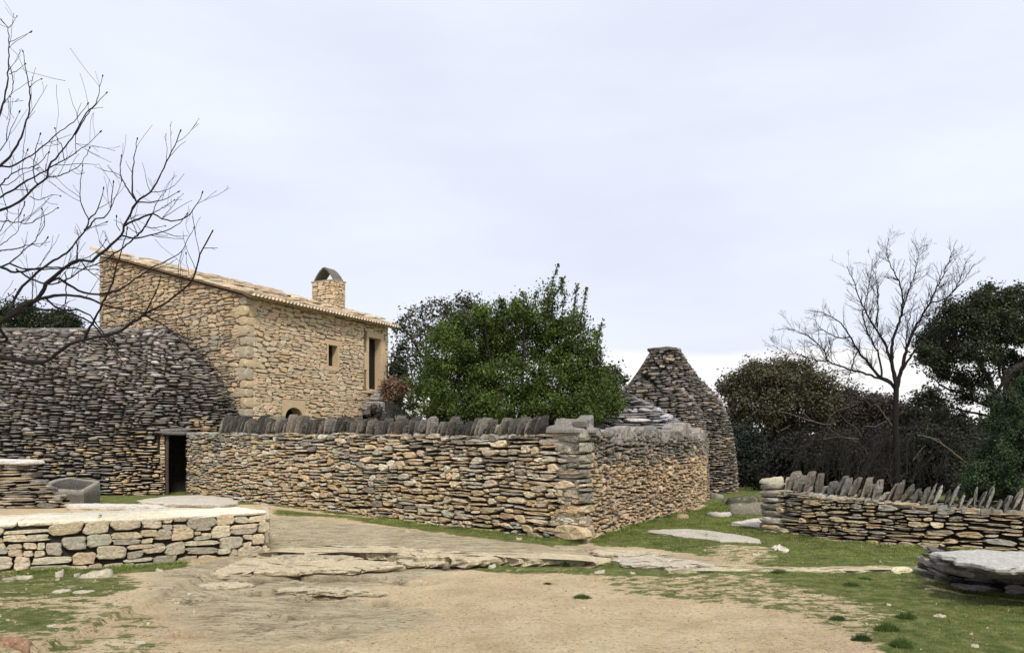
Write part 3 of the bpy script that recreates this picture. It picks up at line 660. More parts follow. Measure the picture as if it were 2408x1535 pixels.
# doorway: passage, lintel, post
Ud = unit(HS(ud+.2, .9)-HS(ud-.2, .9)); Ud[2] = 0; Nd = unit(np.cross(Ud, [0, 0, 1])); Cd = HS(ud, .9); Zv = np.array([0, 0, 1.])
for sg, tone in ((-1, fT), (1, fD)):
    st = Stones(10)
    A0 = Cd+Ud*sg*(dw-.0); A0[2] = 0
    if sg < 0: Sj = lambda u, v, A0=A0: A0-Nd*(1.3-u)+Zv*v if False else A0-Nd*u+Zv*v
    else: Sj = lambda u, v, A0=A0: A0-Nd*(1.3-u)+Zv*v
    lay(st, Sj, 0, 1.3, -.1, 1.85, .16, (.25, .5), gap=.02, bulge=.03, p=2.6, colf=lambda P, t=tone: t()*.9)
    V, Q, T, C = st.mesh(); build('jamb', V, Q, T, [M_BORIE], C, hut)
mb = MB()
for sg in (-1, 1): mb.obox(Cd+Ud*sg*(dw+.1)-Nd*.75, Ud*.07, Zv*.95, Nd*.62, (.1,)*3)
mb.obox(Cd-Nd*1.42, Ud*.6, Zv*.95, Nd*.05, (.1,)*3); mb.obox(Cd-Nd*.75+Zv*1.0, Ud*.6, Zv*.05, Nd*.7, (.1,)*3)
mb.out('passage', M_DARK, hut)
st = Stones(14); st.add(Cd+Zv*.985-Nd*.05, Ud*.62, Zv*.06, Nd, .14, .3, 3.2, (.17, .16, .15), .06)
st.add(Cd+Zv*1.09-Nd*.07, Ud*.52+Zv*.02, Zv*.05, Nd, .12, .3, 3.2, (.2, .19, .175), .06)
V, Q, T, C = st.mesh(); build('lintel', V, Q, T, [M_BORIE], C, hut)
mb = MB(); tube(mb, [Cd-Ud*(dw-.1)-Nd*.12-Zv*.95, Cd-Ud*(dw-.09)-Nd*.1, Cd-Ud*(dw-.1)-Nd*.12+Zv*.93], [.06, .055, .06], 7, (.06, .05, .04)); mb.out('door_post', plain_mat('weathered_post', (.07, .055, .045), .9, .01, 14), hut, True)

# ================================================================== BIG ENCLOSURE WALL
big = thing('stone_wall', 'tall tan dry-stone wall topped with leaning upright slabs, across the middle', 'stone wall')
A = np.array([-9.95, 24.4]); B = np.array([1.13, 12.75]); S1, L1 = planeS(A, B); d1 = (B-A)/L1; n1 = np.array([d1[1], -d1[0]])
def top1(u):
    if u > L1-.8: return 1.8
    return 1.9-.17*min(1, u/(L1-1))+.025*math.sin(u*2.3)
def colw(P):
    u = (P[0]-A[0])/d1[0]; t = (top1(min(u, L1-1))-P[2])/1.8
    g = .6*max(0, 1-t/.3)+.08+.1*math.sin(P[0]*1.9+P[2]*2)
    if u < 2.6: g += .25
    if u > L1-.7 and P[2] > .9: g += .5
    if t > .55 and random.random() < .35: return pal([(.56, .42, .24), (.6, .45, .26), (.52, .4, .23)])()
    return fG()*.9 if random.random() < g else fT()
st = Stones(14)
lay(st, S1, 0, L1-.02, -.1, 1.88, .145, (.2, .64), top1, gap=.021, bulge=.04, p=2.8, depth=.14, colf=colw, rough=.12, kinds=(.26, .4, .26, .08), wave=.55, jitter=.16)
big_back = []
S1b, _ = planeS(B+(-n1)*.75, A+(-n1)*.75)
lay(st, S1b, 1.2, L1, -.1, 1.8, .22, (.35, .9), gap=.02, bulge=.04, p=2.6, colf=colw, kinds=(.3, .5, .1, .1))
mb = MB()
C0 = (A+B)/2-n1*.375
C0 = C0-d1*.5
mb.obox([C0[0], C0[1], .7], [d1[0]*(L1/2-.5), d1[1]*(L1/2-.5), 0], [0, 0, .98], [n1[0]*.285, n1[1]*.285, 0])
bv = (np.concatenate(mb.V), np.concatenate(mb.Q))
# flat bedding stones under the coping
for i in range(60):
    u = i/60*L1; q = A+d1*u-n1*.37; z = top1(u)
    st.add([q[0], q[1], z-.06], [d1[0]*.13, d1[1]*.13, 0], [-n1[0]*.36, -n1[1]*.36, 0], [0, 0, 1], .05, .03, 3.5, fG()*.8, .06)
masonry('wall', st, [bv, backing(S1, 0, L1, -.2, 1.85, .1, 30, 2)], M_WALL, M_DARK, big)
# end pillar stones at the corner
st = Stones(14); z = -.12
while z < 1.73:
    h = random.choice([.07, .08, .1, .13, .16, .2]); w = random.uniform(.48, .8); d = random.uniform(.4, .6)
    if z+h > 1.78: h = 1.78-z
    q = B-d1*(w/2-.03)+n1*-.03
    cc = (.42, .36, .27) if z < .25 else (fG() if z > .9 or random.random() < .4 else fT())
    st.add([q[0], q[1], z+h/2], [d1[0]*w/2, d1[1]*w/2, random.uniform(-.01, .01)], [0, 0, h/2-.008], [n1[0], n1[1], 0], .04, .06, 5, cc, .07)
    # the same stone seen on the side face
    e = B+np.array([.386, .922])*(d/2-.06)
    st.add([e[0]+.012, e[1], z+h/2], [.386*d/2, .922*d/2, 0], [0, 0, h/2-.01], [.922, -.386, 0], .04, .05, 3.4, cc, .07)
    z += h
st.add([B[0]-d1[0]*.42-n1[0]*.2, B[1]-d1[1]*.42-n1[1]*.2, 1.8], [d1[0]*.46, d1[1]*.46, 0], [-n1[0]*.28, -n1[1]*.28, 0], [0, 0, 1], .06, .04, 3.6, (.24, .225, .2), .05)
V, Q, T, C = st.mesh(); build('end_pillar', V, Q, T, [M_WALL], C, big, False)
cs = ((B[0]-d1[0]*.32-n1[0]*.02)+.02, (B[1]-d1[1]*.25-n1[1]*.02)-.07)
st = Stones(14); st.add([cs[0], cs[1], .14], [d1[0]*.34, d1[1]*.34, .0], [0, 0, .13], [n1[0], n1[1], 0], .05, .1, 3.6, (.56, .43, .26), .05); st.add([B[0]+.1, B[1]+.22, .13], [.386*.26, .922*.26, 0], [0, 0, .13], [.922, -.386, 0], .04, .06, 3.6, (.56, .43, .26), .05)
V, Q, T, C = st.mesh(); build('cornerstone', V, Q, T, [M_WALL], C, big, False)
def coping(parent, Sf, topf, ua, ub, n1v, thick, hr_, wr, leanf, nmax, hf=lambda u: 1.0, cols=None, gp=.048):
    u = ua; k = 0
    while u < ub and k < nmax:
        w = random.uniform(*wr); h = random.uniform(*hr_)*hf(u); p = Sf(u, 0); e = .05; dd = unit(Sf(u+e, 0)-Sf(u-e, 0)); ln = leanf(u)+random.gauss(0, .1)
        c = fG() if cols is None else cols(); c = np.array(c)*random.choice([.6, .85, 1, 1, 1.3]); w *= .9
        up = unit(np.array([dd[0]*ln, dd[1]*ln, 1])); nn = np.array([n1v[0], n1v[1], 0]) if n1v is not None else unit(np.cross(dd, [0, 0, 1]))
        s = Stones(14); cz = topf(u)+h*.5-.03
        mid = p-nn*(thick*.5+random.uniform(-.025, .035)); mid[2] = cz
        mid = mid+dd*ln*h*.5*.0
        tk = thick*random.uniform(.7, 1.0)/2; wd = dd*w/2
        tap = random.uniform(1.5, 2.3)
        s.add(mid+nn*(tk-.05), wd*random.uniform(.6, .9), up*h/2, nn, .03, .2, tap, c, .13); s.add(mid, wd*.9, up*h/2, nn, .08, .1, tap, c, .1); s.add(mid-nn*(tk-.05), -wd, up*h/2, -nn, .05, tk, tap, c, .1)
        V, Q, T, C = s.mesh(); build('coping_stone', V, Q, T, [M_COPE], C, parent, False)
        u += w*1.0+gp; k += 1
cg_ = pal([(.15, .14, .125), (.22, .205, .18), (.11, .103, .095), (.28, .26, .22), (.18, .165, .145)], .18)
coping(big, S1, top1, 2.15, L1-.95, n1, .3, (.26, .52), (.05, .11), lambda u: .5 if u < 9 else .38, 99, lambda u: 1.15-.52*u/L1, cg_, .064)

# ================================================================== SIDE WALL
side = thing('stone_wall', 'rough pitted tan wall running back from the corner to the far hut', 'stone wall')
SP = [(1.15, 12.8), (2.1, 15.1), (3.15, 17.0), (4.2, 18.9), (5.05, 21.0), (5.75, 23.6)]
S2, L2 = polyS(SP)
def top2(u): return 1.72+.05*math.sin(u*2.1)+.03*math.sin(u*6)
def col2(P):
    t = P[2]/1.8; g = .12+1.5*max(0, (t-.58)/.42)
    return fG()*.62 if random.random() < g else pal([(.52, .39, .25), (.46, .33, .2), (.56, .43, .28), (.42, .33, .22)], .15)()
st = Stones(9)
lay(st, S2, .25, L2, -.1, 1.75, .12, (.1, .3), top2, gap=.02, bulge=.06, p=2.3, depth=.12, colf=col2, rough=.16, kinds=(.2, .4, .3, .1), wave=.5, jitter=.2)
bk = backing(S2, 0, L2, -.3, 1.75, .12, 30, 3, top2)
S2b, L2b = polyS([(x-.6, y+.25) for x, y in SP[:0:-1]]+[(.92, 14.1)]); bk2 = backing(S2b, 0, L2b, -.3, 1.7, .05, 20, 2)
masonry('wall', st, [bk, bk2], M_WALL, M_DARK, side)
st = Stones(10); u = .35
while u < L2-1.5:
    w = random.uniform(.1, .3); h = random.uniform(.08, .24)+.06*math.sin(u*3)
    if .9 < u < 1.4: h = .05
    p = S2(u, 0); dd = unit(S2(u+.1, 0)-S2(u-.1, 0)); nn = np.cross(dd, [0, 0, 1])
    st.add([p[0]-nn[0]*.05, p[1]-nn[1]*.05, top2(u)+h*.35], dd*w*.6, [0, 0, h*.62], nn, random.uniform(.03, .08), .2, 2.6, np.array(random.choice([(.28, .26, .23), (.34, .31, .27), (.22, .205, .19)])), .12)
    st.add([p[0]-nn[0]*.3, p[1]-nn[1]*.3, top2(u)-.02], dd*w*.6, -nn*.3, [0, 0, 1], h*.8, .05, 2.8, np.array((.28, .26, .235))*random.uniform(.7, 1.2), .12)
    u += w*.85
V, Q, T, C = st.mesh(); build('capping', V, Q, T, [M_COPE], C, side, False)

# ================================================================== FAR CONICAL HUT
cone = thing('stone_hut', 'pointed dark dry-stone hut with a flat cut-off tip behind the side wall', 'stone hut')
colc = lambda P: (fD()*(.8 if P[2] < 2.6 else .95) if random.random() > (.35 if P[2] < 1.8 else .06) else fT()*.8)
pB = profile([(-.4, -.05), (0, 0), (.8, .04), (1.74, .14), (2.4, .3), (3.04, .56), (3.4, .9), (3.76, 1.25), (4.2, 1.56), (4.75, 1.9)])
SB, tb = roundS((5.12, 27.0), 2.36, 2.45, 2.3, pB, .3, 0, .04)
st = Stones(9); q0 = 2*.2+PI*2.3*.5
lay(st, SB, q0, tb-.6, -.05, 4.75, .11, (.16, .42), gap=.022, bulge=.045, p=2.5, colf=colc, slab=.9, rough=.1, wave=.5)
bk = backing(SB, 0, tb-.01, -.3, 4.75, .12, 80, 30)
masonry('cone', st, [bk], M_BORIE, M_DARK, cone)
V, Q, T, C = rockmesh([SB(u, 4.74) for u in np.linspace(0, tb, 14)[:-1]], 4.75, .07, .03, .12, .03, (.12, .115, .11)); build('cap_slab', V, Q, T, [M_BORIE], C, cone, False)
def colA(P):
    if P[2] < 2.1 and P[0] > 4.4: return pal([(.42, .3, .18), (.38, .27, .16), (.3, .24, .17)], .15)() if random.random() < .75-.25*P[2] else fD()
    return fD()*.95
pA = profile([(-.4, -.03), (0, 0), (1.8, .06), (2.4, .16), (2.8, .4), (3.1, .75), (3.4, 1.15), (3.6, 1.5)])
SA, ta = roundS((4.15, 23.6), 1.6, 2.3, 1.52, pA, -.2, 0, .04)
st = Stones(9); lay(st, SA, 2.0, ta-1.5, -.05, 3.6, .12, (.16, .42), gap=.02, bulge=.045, p=2.4, colf=colA, slab=.85, rough=.12, wave=.5)
bk = backing(SA, 0, ta-.01, -.3, 3.6, .12, 70, 26); masonry('front_bay', st, [bk], M_BORIE, M_DARK, cone)
pC = profile([(-.4, -.02), (0, 0), (1.8, .05), (2.0, .2), (2.2, .5), (2.42, .85), (2.62, 1.2), (2.82, 1.58)])
SC, tc = roundS((3.28, 21.4), 1.62, 2.2, 1.62, pC, -.3, 0, .05)
cl = pal([(.5, .49, .5), (.42, .41, .42), (.58, .57, .58), (.3, .29, .29)], .12)  # pale tones for the shoulder slabs, sky light put into their colour
st = Stones(12); lay(st, SC, 2.4, tc-.6, .6, 2.82, .12, (.4, 1.1), gap=.02, bulge=.05, p=3, colf=lambda P: cl() if P[2] > 1.95 else colA(P), slab=.9, rough=.08, wave=.5)
bk = backing(SC, 0, tc-.01, -.3, 2.82, .12, 60, 20); masonry('porch_roof', st, [bk], M_BORIE, M_DARK, cone)

# ================================================================== RIGHT WALL
rw = thing('stone_wall', 'low dry-stone wall with jagged upright coping beside the woodland on the right', 'stone wall')
RP = [(4.53, 14.35), (4.95, 13.5), (5.9, 12.5), (6.33, 12.12), (7.5, 11.55), (9.5, 10.9), (13, 10.2)]
S3, L3 = polyS(RP)
def top3(u): return .86 if u < .42 else .8-.05*min(u, 6)
def col3(P):
    t = P[2]/.8
    return fG()*.85 if random.random() < .25+.5*max(0, t-.45) else pal([(.5, .41, .27), (.46, .37, .24), (.55, .45, .3), (.4, .34, .25), (.5, .37, .21)], .14)()
st = Stones(12)
lay(st, S3, .0, L3, -.12, .86, .105, (.18, .55), top3, gap=.02, bulge=.05, p=2.6, depth=.12, colf=col3, rough=.09, wave=.5, jitter=.15)
for i in range(70):
    u = i/70*L3; p = S3(u, 0); dd = unit(S3(u+.05, 0)-S3(u-.05, 0)); nn = np.cross(dd, [0, 0, 1])
    st.add([p[0]-nn[0]*.3, p[1]-nn[1]*.3, top3(u)-.05], dd*.1, -nn*.3, [0, 0, 1], .05, .04, 3.5, fG()*.85, .06)
S3e, L3e = planeS((4.93, 14.95), (4.53, 14.35)); 
lay(st, S3e, 0, L3e+.02, -.12, .86, .14, (.3, .5), None, gap=.015, bulge=.04, p=3.4, colf=col3, kinds=(.5, .5, 0, 0))
S3b, _ = polyS([(x+.35, y+.5) for x, y in RP[::-1]]); lay(st, S3b, 0, L3-.3, -.1, .7, .2, (.3, .7), None, gap=.02, bulge=.04, p=2.6, colf=col3, kinds=(.3, .5, .1, .1))
bk = backing(S3, 0, L3, -.3, .86, .1, 24, 2, top3); bk2 = backing(S3b, 0, L3-.2, -.3, .7, .06, 24, 2)
masonry('wall', st, [bk, bk2], M_WALL, M_DARK, rw)
st = Stones(14); z = -.08
for h in (.13, .1, .14, .11, .13, .1, .13, .12):
    p = S3(.2, 0); dd = unit(S3(.4, 0)-S3(0, 0)); nn = np.cross(dd, [0, 0, 1]); w = random.uniform(.36, .5)
    st.add([p[0]+.02, p[1], z+h/2], dd*w/2, [0, 0, h/2-.008], nn, .08, .3, 4, fG() if z > .25 else fT(), .04); z += h
st.add([S3(.25, 0)[0], S3(.25, 0)[1]+.15, .9], [.17, -.1, 0], [.05, .12, 0], [0, 0, 1], .07, .03, 2.6, (.5, .46, .34), .05)
V, Q, T, C = st.mesh(); build('end_pillar', V, Q, T, [M_WALL], C, rw)
coping(rw, S3, top3, .5, 5.4, None, .3, (.15, .38), (.04, .1), lambda u: .34, 90, lambda u: 1.0, pal([(.3, .28, .24), (.25, .235, .2), (.19, .175, .155), (.38, .35, .3), (.22, .2, .175)], .16))
# ================================================================== FRONT BENCH WALL
bench = thing('stone_bench', 'low wide limestone block wall with a pale slab top in the left foreground', 'stone bench')
bp = [G(-900, 1440)[:2], G(-350, 1386)[:2], G(0, 1347)[:2], G(330, 1327)[:2], G(630, 1299)[:2]]
S4, L4 = polyS(bp)
st = Stones(18)
def colb(P): return fB() if random.random() < .8 else pal([(.36, .32, .24), (.4, .36, .28)])()
lay(st, S4, 0, L4, -.1, .585, .17, (.22, .5), None, gap=.01, bulge=.02, p=6.5, depth=.14, colf=colb, rough=.055, kinds=(.52, .14, .3, .04), wave=.5, jitter=.16)
E0 = np.array([bp[-1][0], bp[-1][1]]); E1 = E0*1.16; S4e, L4e = planeS(E0, E1)
lay(st, S4e, 0, L4e, -.1, .585, .16, (.3, .5), None, gap=.014, bulge=.02, p=4, colf=colb, kinds=(.6, .3, .1, 0))
q = S4(L4-.18, .4)
bk = backing(S4, 0, L4, -.2, .575, .05, 30, 2); bke = backing(S4e, 0, L4e, -.2, .56, .05, 4, 2)
masonry('wall', st, [bk, bke], M_BLOCK, M_DARK, bench)
# top slabs: z about .6
def strip(u0, u1, d0, d1_, z, th, c, name, parent, seed=0, mat=M_ROCK):
    f = []; 
    for u in np.linspace(u0, u1, 8):
        p = S4(u, 0); dd = unit(S4(u+.02, 0)-S4(u-.02, 0)); nn = np.cross(dd, [0, 0, 1]); f.append((p-nn*d0, p-nn*d1_))
    poly = [a for a, _ in f]+[b_ for _, b_ in f[::-1]]
    V, Q, T, C = rockmesh([(p[0], p[1]) for p in poly], z, th, .012, .1, .007, c)
    return build(name, V, Q, T, [mat], C, parent, False)
cuts = [0, 1.2, 2.3, 3.3, 4.2, 5.2, L4-.0]
for i in range(len(cuts)-1):
    strip(cuts[i]+.008, cuts[i+1]-.008, random.uniform(-.01, .02), 1.05, .6+random.uniform(-.004, .004), .05, [(.78, .72, .56), (.74, .67, .5), (.8, .74, .58)][i % 3], 'top_slab', bench)
strip(0, L4-.5, 1.12, 1.75, .575, .12, (.62, .57, .45), 'rear_slab', bench)
strip(0, L4-.5, .12, 1.7, .5, .2, (.3, .26, .18), 'fill', bench, 0, M_BLOCK)

# ================================================================== LOW TERRACE WALL (left, behind the bench)
tw = thing('stone_wall', 'stepped grey flat-stone wall with a white slab on top left of the trough', 'stone wall')
S5, L5 = polyS([(-19, 19.0), (-11.25, 19.45), (-10.95, 19.8)])
def top5(u): return 1.08 if u < 6.9 else max(.25, 1.08-(u-6.9)*.85)
st = Stones(12)
lay(st, S5, 2.5, L5, -.1, 1.08, .13, (.3, .9), top5, gap=.018, bulge=.05, p=2.8, colf=lambda P: (fG()*.9 if random.random() < .6 else fT()*.85), rough=.08, kinds=(.2, .5, .1, .2), wave=.6)
for u in np.arange(6.5, 8, .22):
    p = S5(min(u, L5), 0); st.add([p[0], p[1]+.22, top5(u)-.03], [.14, 0, 0], [0, .25, 0], [0, 0, 1], .04, .08, 3, fG()*.7, .1)
bk = backing(S5, 0, L5, -.3, 1.06, .12, 30, 2, top5)
masonry('wall', st, [bk], M_BORIE, M_DARK, tw)
V, Q, T, C = rockmesh([(-18, 18.95), (-13.2, 19.12), (-11.6, 19.3), (-11.5, 19.6), (-12.6, 20.4), (-18, 20.6)], 1.17, .12, .03, .25, .01, (.62, .6, .57)); build('top_slab', V, Q, T, [M_ROCK], C, tw, False)

# ================================================================== STONE TROUGH
tr = thing('stone_trough', 'round-fronted grey stone trough standing on the grass beside the big hut', 'trough')
c0 = W(165, 1176, 21.0); c0[2] = 0
def tro(s, dx=0): 
    o_ = []
    for t in np.linspace(0, 1, 15): a = PI*.72+t*PI*.72; o_.append((c0[0]+.05+dx+math.cos(a)*.66*s, c0[1]+.1+math.sin(a)*.62*s))
    o_ += [(c0[0]+.55*s+dx, c0[1]-.36*s), (c0[0]+.58*s+dx, c0[1]+.38*s)]
    return o_
o1 = np.array(tro(1)); o2 = np.array(tro(.8)); n = len(o1)
def rim(o, z): return np.column_stack([o, z-.06+.27*(o[:, 1]-c0[1]+.1)/1.0+.07*(-(o[:, 0]-c0[0]))+.02*np.sin(o[:, 0]*9)])
rs = [np.column_stack([o1*1.0, np.full(n, -.05)]), np.column_stack([(o1-c0[:2])*1.03+c0[:2], np.full(n, .25)]), rim(o1, .5), rim((o1-c0[:2])*.98+c0[:2], .525), rim(o2, .52), np.column_stack([o2*.9+np.array(c0[:2])*.1, np.full(n, .12)])]
k = np.arange(n); k2 = (k+1) % n
Q = np.concatenate([np.stack([i*n+k, i*n+k2, (i+1)*n+k2, (i+1)*n+k], 1) for i in range(5)])
V = np.concatenate(rs+[np.array([[c0[0], c0[1], .1]])]); T = np.stack([5*n+k, 5*n+k2, np.full(n, 6*n)], 1)
cc = np.tile(np.array([.15, .14, .12]), (len(V), 1)); cc[2*n:4*n] = (.36, .34, .29); cc[5*n:] = (.06, .055, .05)
build('basin', V, Q, T, [M_COPE], cc, tr, False)
s = Stones(10)
for i in range(7): s.add([c0[0]-.6+i*.1, c0[1]-.62+abs(i-3)*.05, .04+random.uniform(0, .12)], [.09, 0, 0], [0, 0, .05], [0, -1, 0], .07, .1, 2.5, fD(), .12)
V, Q, T, C = s.mesh(); build('packing_stones', V, Q, T, [M_BORIE], C, tr)

# ================================================================== HOUSE
house = thing('stone_house', 'tall tan stone house with a sloping stone tile roof behind the walls', 'house')
HC = np.array([-8.9, 26.7]); fd = np.array([.451, .8925]); gd = np.array([-.8925, .451]); FL, GL = 8.05, 7.5; EV = 6.55; SL = .287
S6, _ = planeS(HC, HC+fd*FL); S7, _ = planeS(HC+gd*GL, HC); fn = np.array([fd[1], -fd[0], 0]); gn_ = np.array([-fd[0], -fd[1], 0])
fd3 = np.array([fd[0], fd[1], 0]); gd3 = np.array([gd[0], gd[1], 0])
wh = (4.175, 4.725, 4.53, 5.34); dh = (6.68, 7.5, 3.78, 5.92); ah = (1.82, 2.72, 2.1, 2.86)
frames = [(wh[0]-.08, wh[1]+.11, wh[2], wh[3]), (wh[0]-.18, wh[1]+.25, wh[3], wh[3]+.21), (wh[0]-.21, wh[1]+.07, wh[2]-.19, wh[2]), (dh[0]-.3, dh[1]+.32, dh[2]-.02, dh[3]+.24), (ah[0]-.14, ah[1]+.14, ah[2], 3.14)]
st = Stones(12)
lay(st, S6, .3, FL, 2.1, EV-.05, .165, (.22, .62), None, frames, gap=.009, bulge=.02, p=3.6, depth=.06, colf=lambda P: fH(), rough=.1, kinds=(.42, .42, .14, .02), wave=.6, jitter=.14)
def top7(u): return EV+SL*(GL-u)-.1
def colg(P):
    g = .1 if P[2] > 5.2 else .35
    return pal([(.3, .27, .22), (.36, .31, .24)])() if random.random() < g else fH()*np.array([.84, .84, .86])  # facade palette darkened: the gable's shaded side put into the colour
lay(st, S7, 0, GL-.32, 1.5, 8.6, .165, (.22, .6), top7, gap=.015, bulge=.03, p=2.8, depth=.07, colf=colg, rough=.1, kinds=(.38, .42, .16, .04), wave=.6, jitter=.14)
mw = plain_mat('tan_joint_mortar', (.17, .125, .075), .98, .01, 14)
bk = backing(S6, 0, FL, -.2, EV, .02, 90, 60, None, [(wh[0], wh[1], wh[2], wh[3]), dh, ah]); bk7 = backing(S7, 0, GL, -.2, 8.7, .035, 40, 40, lambda u: top7(u)+.05)
masonry('wall', st, [bk, bk7], M_HOUSE, mw, house)
# quoins
st = Stones(16); z = 1.6; i = 0
while z < EV-.1:
    h = random.choice([.2, .26, .38, .44, .3]); lf = random.uniform(.5, .7) if i % 2 else random.uniform(.3, .42); lg = random.uniform(.3, .4) if i % 2 else random.uniform(.45, .75)
    c = np.array(random.choice([(.5, .4, .25), (.44, .37, .25), (.52, .42, .26), (.4, .35, .26)]))
    p = HC+fd*(lf/2-.01); st.add([p[0], p[1], z+h/2], fd3*lf/2, [0, 0, h/2-.01], fn, .012, .1, 6, c, .05)
    p = HC+gd*(lg/2-.01); st.add([p[0], p[1], z+h/2], -gd3*lg/2, [0, 0, h/2-.01], gn_, .012, .1, 6, c*.9, .05)  # same block, gable face painted darker as its shaded side
    z += h; i += 1
V, Q, T, C = st.mesh(); build('corner_stones', V, Q, T, [M_HOUSE], C, house)
# plain walls on the hidden sides
mb = MB(); e = .12
Pq = lambda a, b_, z: np.array([HC[0]+fd[0]*a+gd[0]*b_, HC[1]+fd[1]*a+gd[1]*b_, z])
mb.hexa([Pq(FL-.3, .1, 0), Pq(FL-.03, .1, 0), Pq(FL-.03, GL, 0), Pq(FL-.3, GL, 0), Pq(FL-.3, .1, EV), Pq(FL-.03, .1, EV), Pq(FL-.03, GL, EV+SL*GL-.05), Pq(FL-.3, GL, EV+SL*GL-.05)], (.4, .32, .2))
mb.hexa([Pq(.1, GL-.3, 0), Pq(FL-.31, GL-.3, 0), Pq(FL-.31, GL, 0), Pq(.1, GL, 0), Pq(.1, GL-.3, EV+SL*GL-.1), Pq(FL-.31, GL-.3, EV+SL*GL-.1), Pq(FL-.31, GL, EV+SL*GL-.05), Pq(.1, GL, EV+SL*GL-.05)], (.4, .32, .2))
mb.out('rear_wall', M_HOUSE, house)
def ubox(mb, u0, u1, v0, v1, out_, inn, c=(.5, .4, .25)):
    p = S6((u0+u1)/2, (v0+v1)/2)+fn*(out_-inn)/2
    mb.obox(p, fd3*(u1-u0)/2, [0, 0, (v1-v0)/2], fn*(out_+inn)/2, c)
# window
win = MB(); a0, a1, b0, b1 = wh
ubox(win, a0-.17, a1+.24, b1, b1+.2, .014, .1); ubox(win, a0-.07, a0, b0, b1-.003, .012, .1); ubox(win, a1, a1+.1, b0, b1-.003, .012, .1); ubox(win, a0-.2, a1+.06, b0-.18, b0-.003, .016, .1)
wo = win.out('window', M_CUT, house)
mb = MB(); ubox(mb, a0-.1, a0-.002, b0, b1, -.1, .3); ubox(mb, a1+.002, a1+.1, b0, b1, -.1, .3); ubox(mb, a0, a1, b1, b1+.1, -.11, .3); ubox(mb, a0, a1, b0-.1, b0, -.11, .3)
mb.out('reveal', M_CUT, wo); mb = MB(); ubox(mb, a0-.1, a1+.1, b0-.1, b1+.1, -.27, .32); mb.out('dark_interior', M_WOOD_SHADE, wo)  # black sheet standing in for the unlit room behind the window
# door
dr = MB(); a0, a1, b0, b1 = dh
ubox(dr, a0-.12, a1+.22, b1, b1+.24, .03, .1)
for (z0, z1, wl, wr) in ((0, .36, .14, .24), (.36, .7, .26, .5), (.7, 1.0, .12, .3)):
    y0, y1 = b0+(b1-b0)*z0+.004, b0+(b1-b0)*z1-.004
    ubox(dr, a0-wl, a0, y0, y1, .027, .1); ubox(dr, a1, min(a1+wr, FL-.03), y0, y1, .027, .1)
do = dr.out('door', M_CUT, house)
mb = MB(); ubox(mb, a0-.1, a0-.002, b0, b1, -.1, .33); ubox(mb, a1+.002, a1+.1, b0, b1, -.1, .33); ubox(mb, a0, a1, b1, b1+.1, -.11, .33)
mb.out('reveal', M_CUT, do)
mb = MB()
for i in range(5): ubox(mb, a0-.05+i*.19, a0+.13+i*.19, b0, b1+.05, -.29, .34)
mb.out('door_leaf', M_WOOD_SHADE, do)
mb = MB(); ubox(mb, a0-.12, a1+.1, b0-.16, b0-.002, .16, .5); mb.out('sill', M_CUT, do)
# round-headed opening near the foot: one carved block
a0, a1, b0, b1 = ah; V = []; um = (a0+a1)/2; rr = (a1-a0)/2; zc = b1-rr*.8
arc = [(um-rr*1.0*math.cos(t), zc+rr*.8*math.sin(t)) for t in np.linspace(0, PI, 17)]
out_ = [(a0-.14, zc)]+[(a0-.14+(a1-a0+.28)*i/14, 3.13) for i in range(15)]+[(a1+.14, zc)]
V = []
for off in (.03, -.4):
    for (u, v) in arc+out_: V.append(S6(u, v)+fn*off)
Q = []
for i in range(16): Q += [(i, i+1, 17+i+1, 17+i), (34+i+1, 34+i, 51+i, 51+i+1), (i+1, i, 34+i, 35+i), (17+i, 18+i, 52+i, 51+i)]
Q = [q[::-1] for q in Q]
ar = build('arched_opening', V, Q, None, [M_CUT], np.tile((.5, .4, .25), (len(V), 1)), house, False)
mb = MB(); ubox(mb, a0-.1, a1+.1, b0, b1+.1, -.42, .5); mb.out('dark_interior', M_WOOD_SHADE, ar)  # black sheet painting the shade inside the arch
# roof: boards, stone tiles, eave tiles, verge
roofc = pal([(.68, .57, .42), (.6, .5, .37), (.74, .64, .49), (.46, .38, .28), (.68, .54, .41)], .16)
mb = MB(); up = unit(gd3+np.array([0, 0, SL])); rn = unit(np.cross(fd3, up)); rn = rn if rn[2] > 0 else -rn
Rp = lambda t, s_, h=0: np.array([HC[0]+fd[0]*t+gd[0]*s_, HC[1]+fd[1]*t+gd[1]*s_, EV+SL*s_])+rn*h
mb.hexa([Rp(-.12, -.22, .0), Rp(FL+.12, -.22, .0), Rp(FL+.12, GL+.05, .0), Rp(-.12, GL+.05, .0), Rp(-.12, -.22, .07), Rp(FL+.12, -.22, .07), Rp(FL+.12, GL+.05, .07), Rp(-.12, GL+.05, .07)], (.34, .26, .17))
roof = mb.out('roof', M_HOUSE, house)
mb = MB(); s_ = -.34; row = 0
while s_ < GL-.4:
    t = -.2-random.uniform(0, .2)
    while t < FL+.1:
        w = random.uniform(.3, .62); ln = .52; h0 = .085+random.uniform(-.005, .012); th = random.uniform(.03, .055)
        rz = random.random() < .16
        if rz: h0 += .1; th += .02
        c = roofc(); t0, t1 = max(t, -.22), min(t+w-.012, FL+.2)
        if t1-t0 > .1:
            j = random.uniform(-.04, .04)
            mb.hexa([Rp(t0, s_+j, h0+.045), Rp(t1, s_+j, h0+.045), Rp(t1, s_+ln, h0-.02), Rp(t0, s_+ln, h0-.02), Rp(t0, s_+j, h0+.045+th), Rp(t1, s_+j+.02, h0+.045+th), Rp(t1, s_+ln, h0-.02+th), Rp(t0, s_+ln, h0-.02+th)], c)
        t += w
    s_ += .34; row += 1
mb.out('roof_tiles', M_HOUSE, roof)
mb = MB(); s_ = -.3; pl = pal([(.66, .55, .4), (.6, .49, .35)], .06)
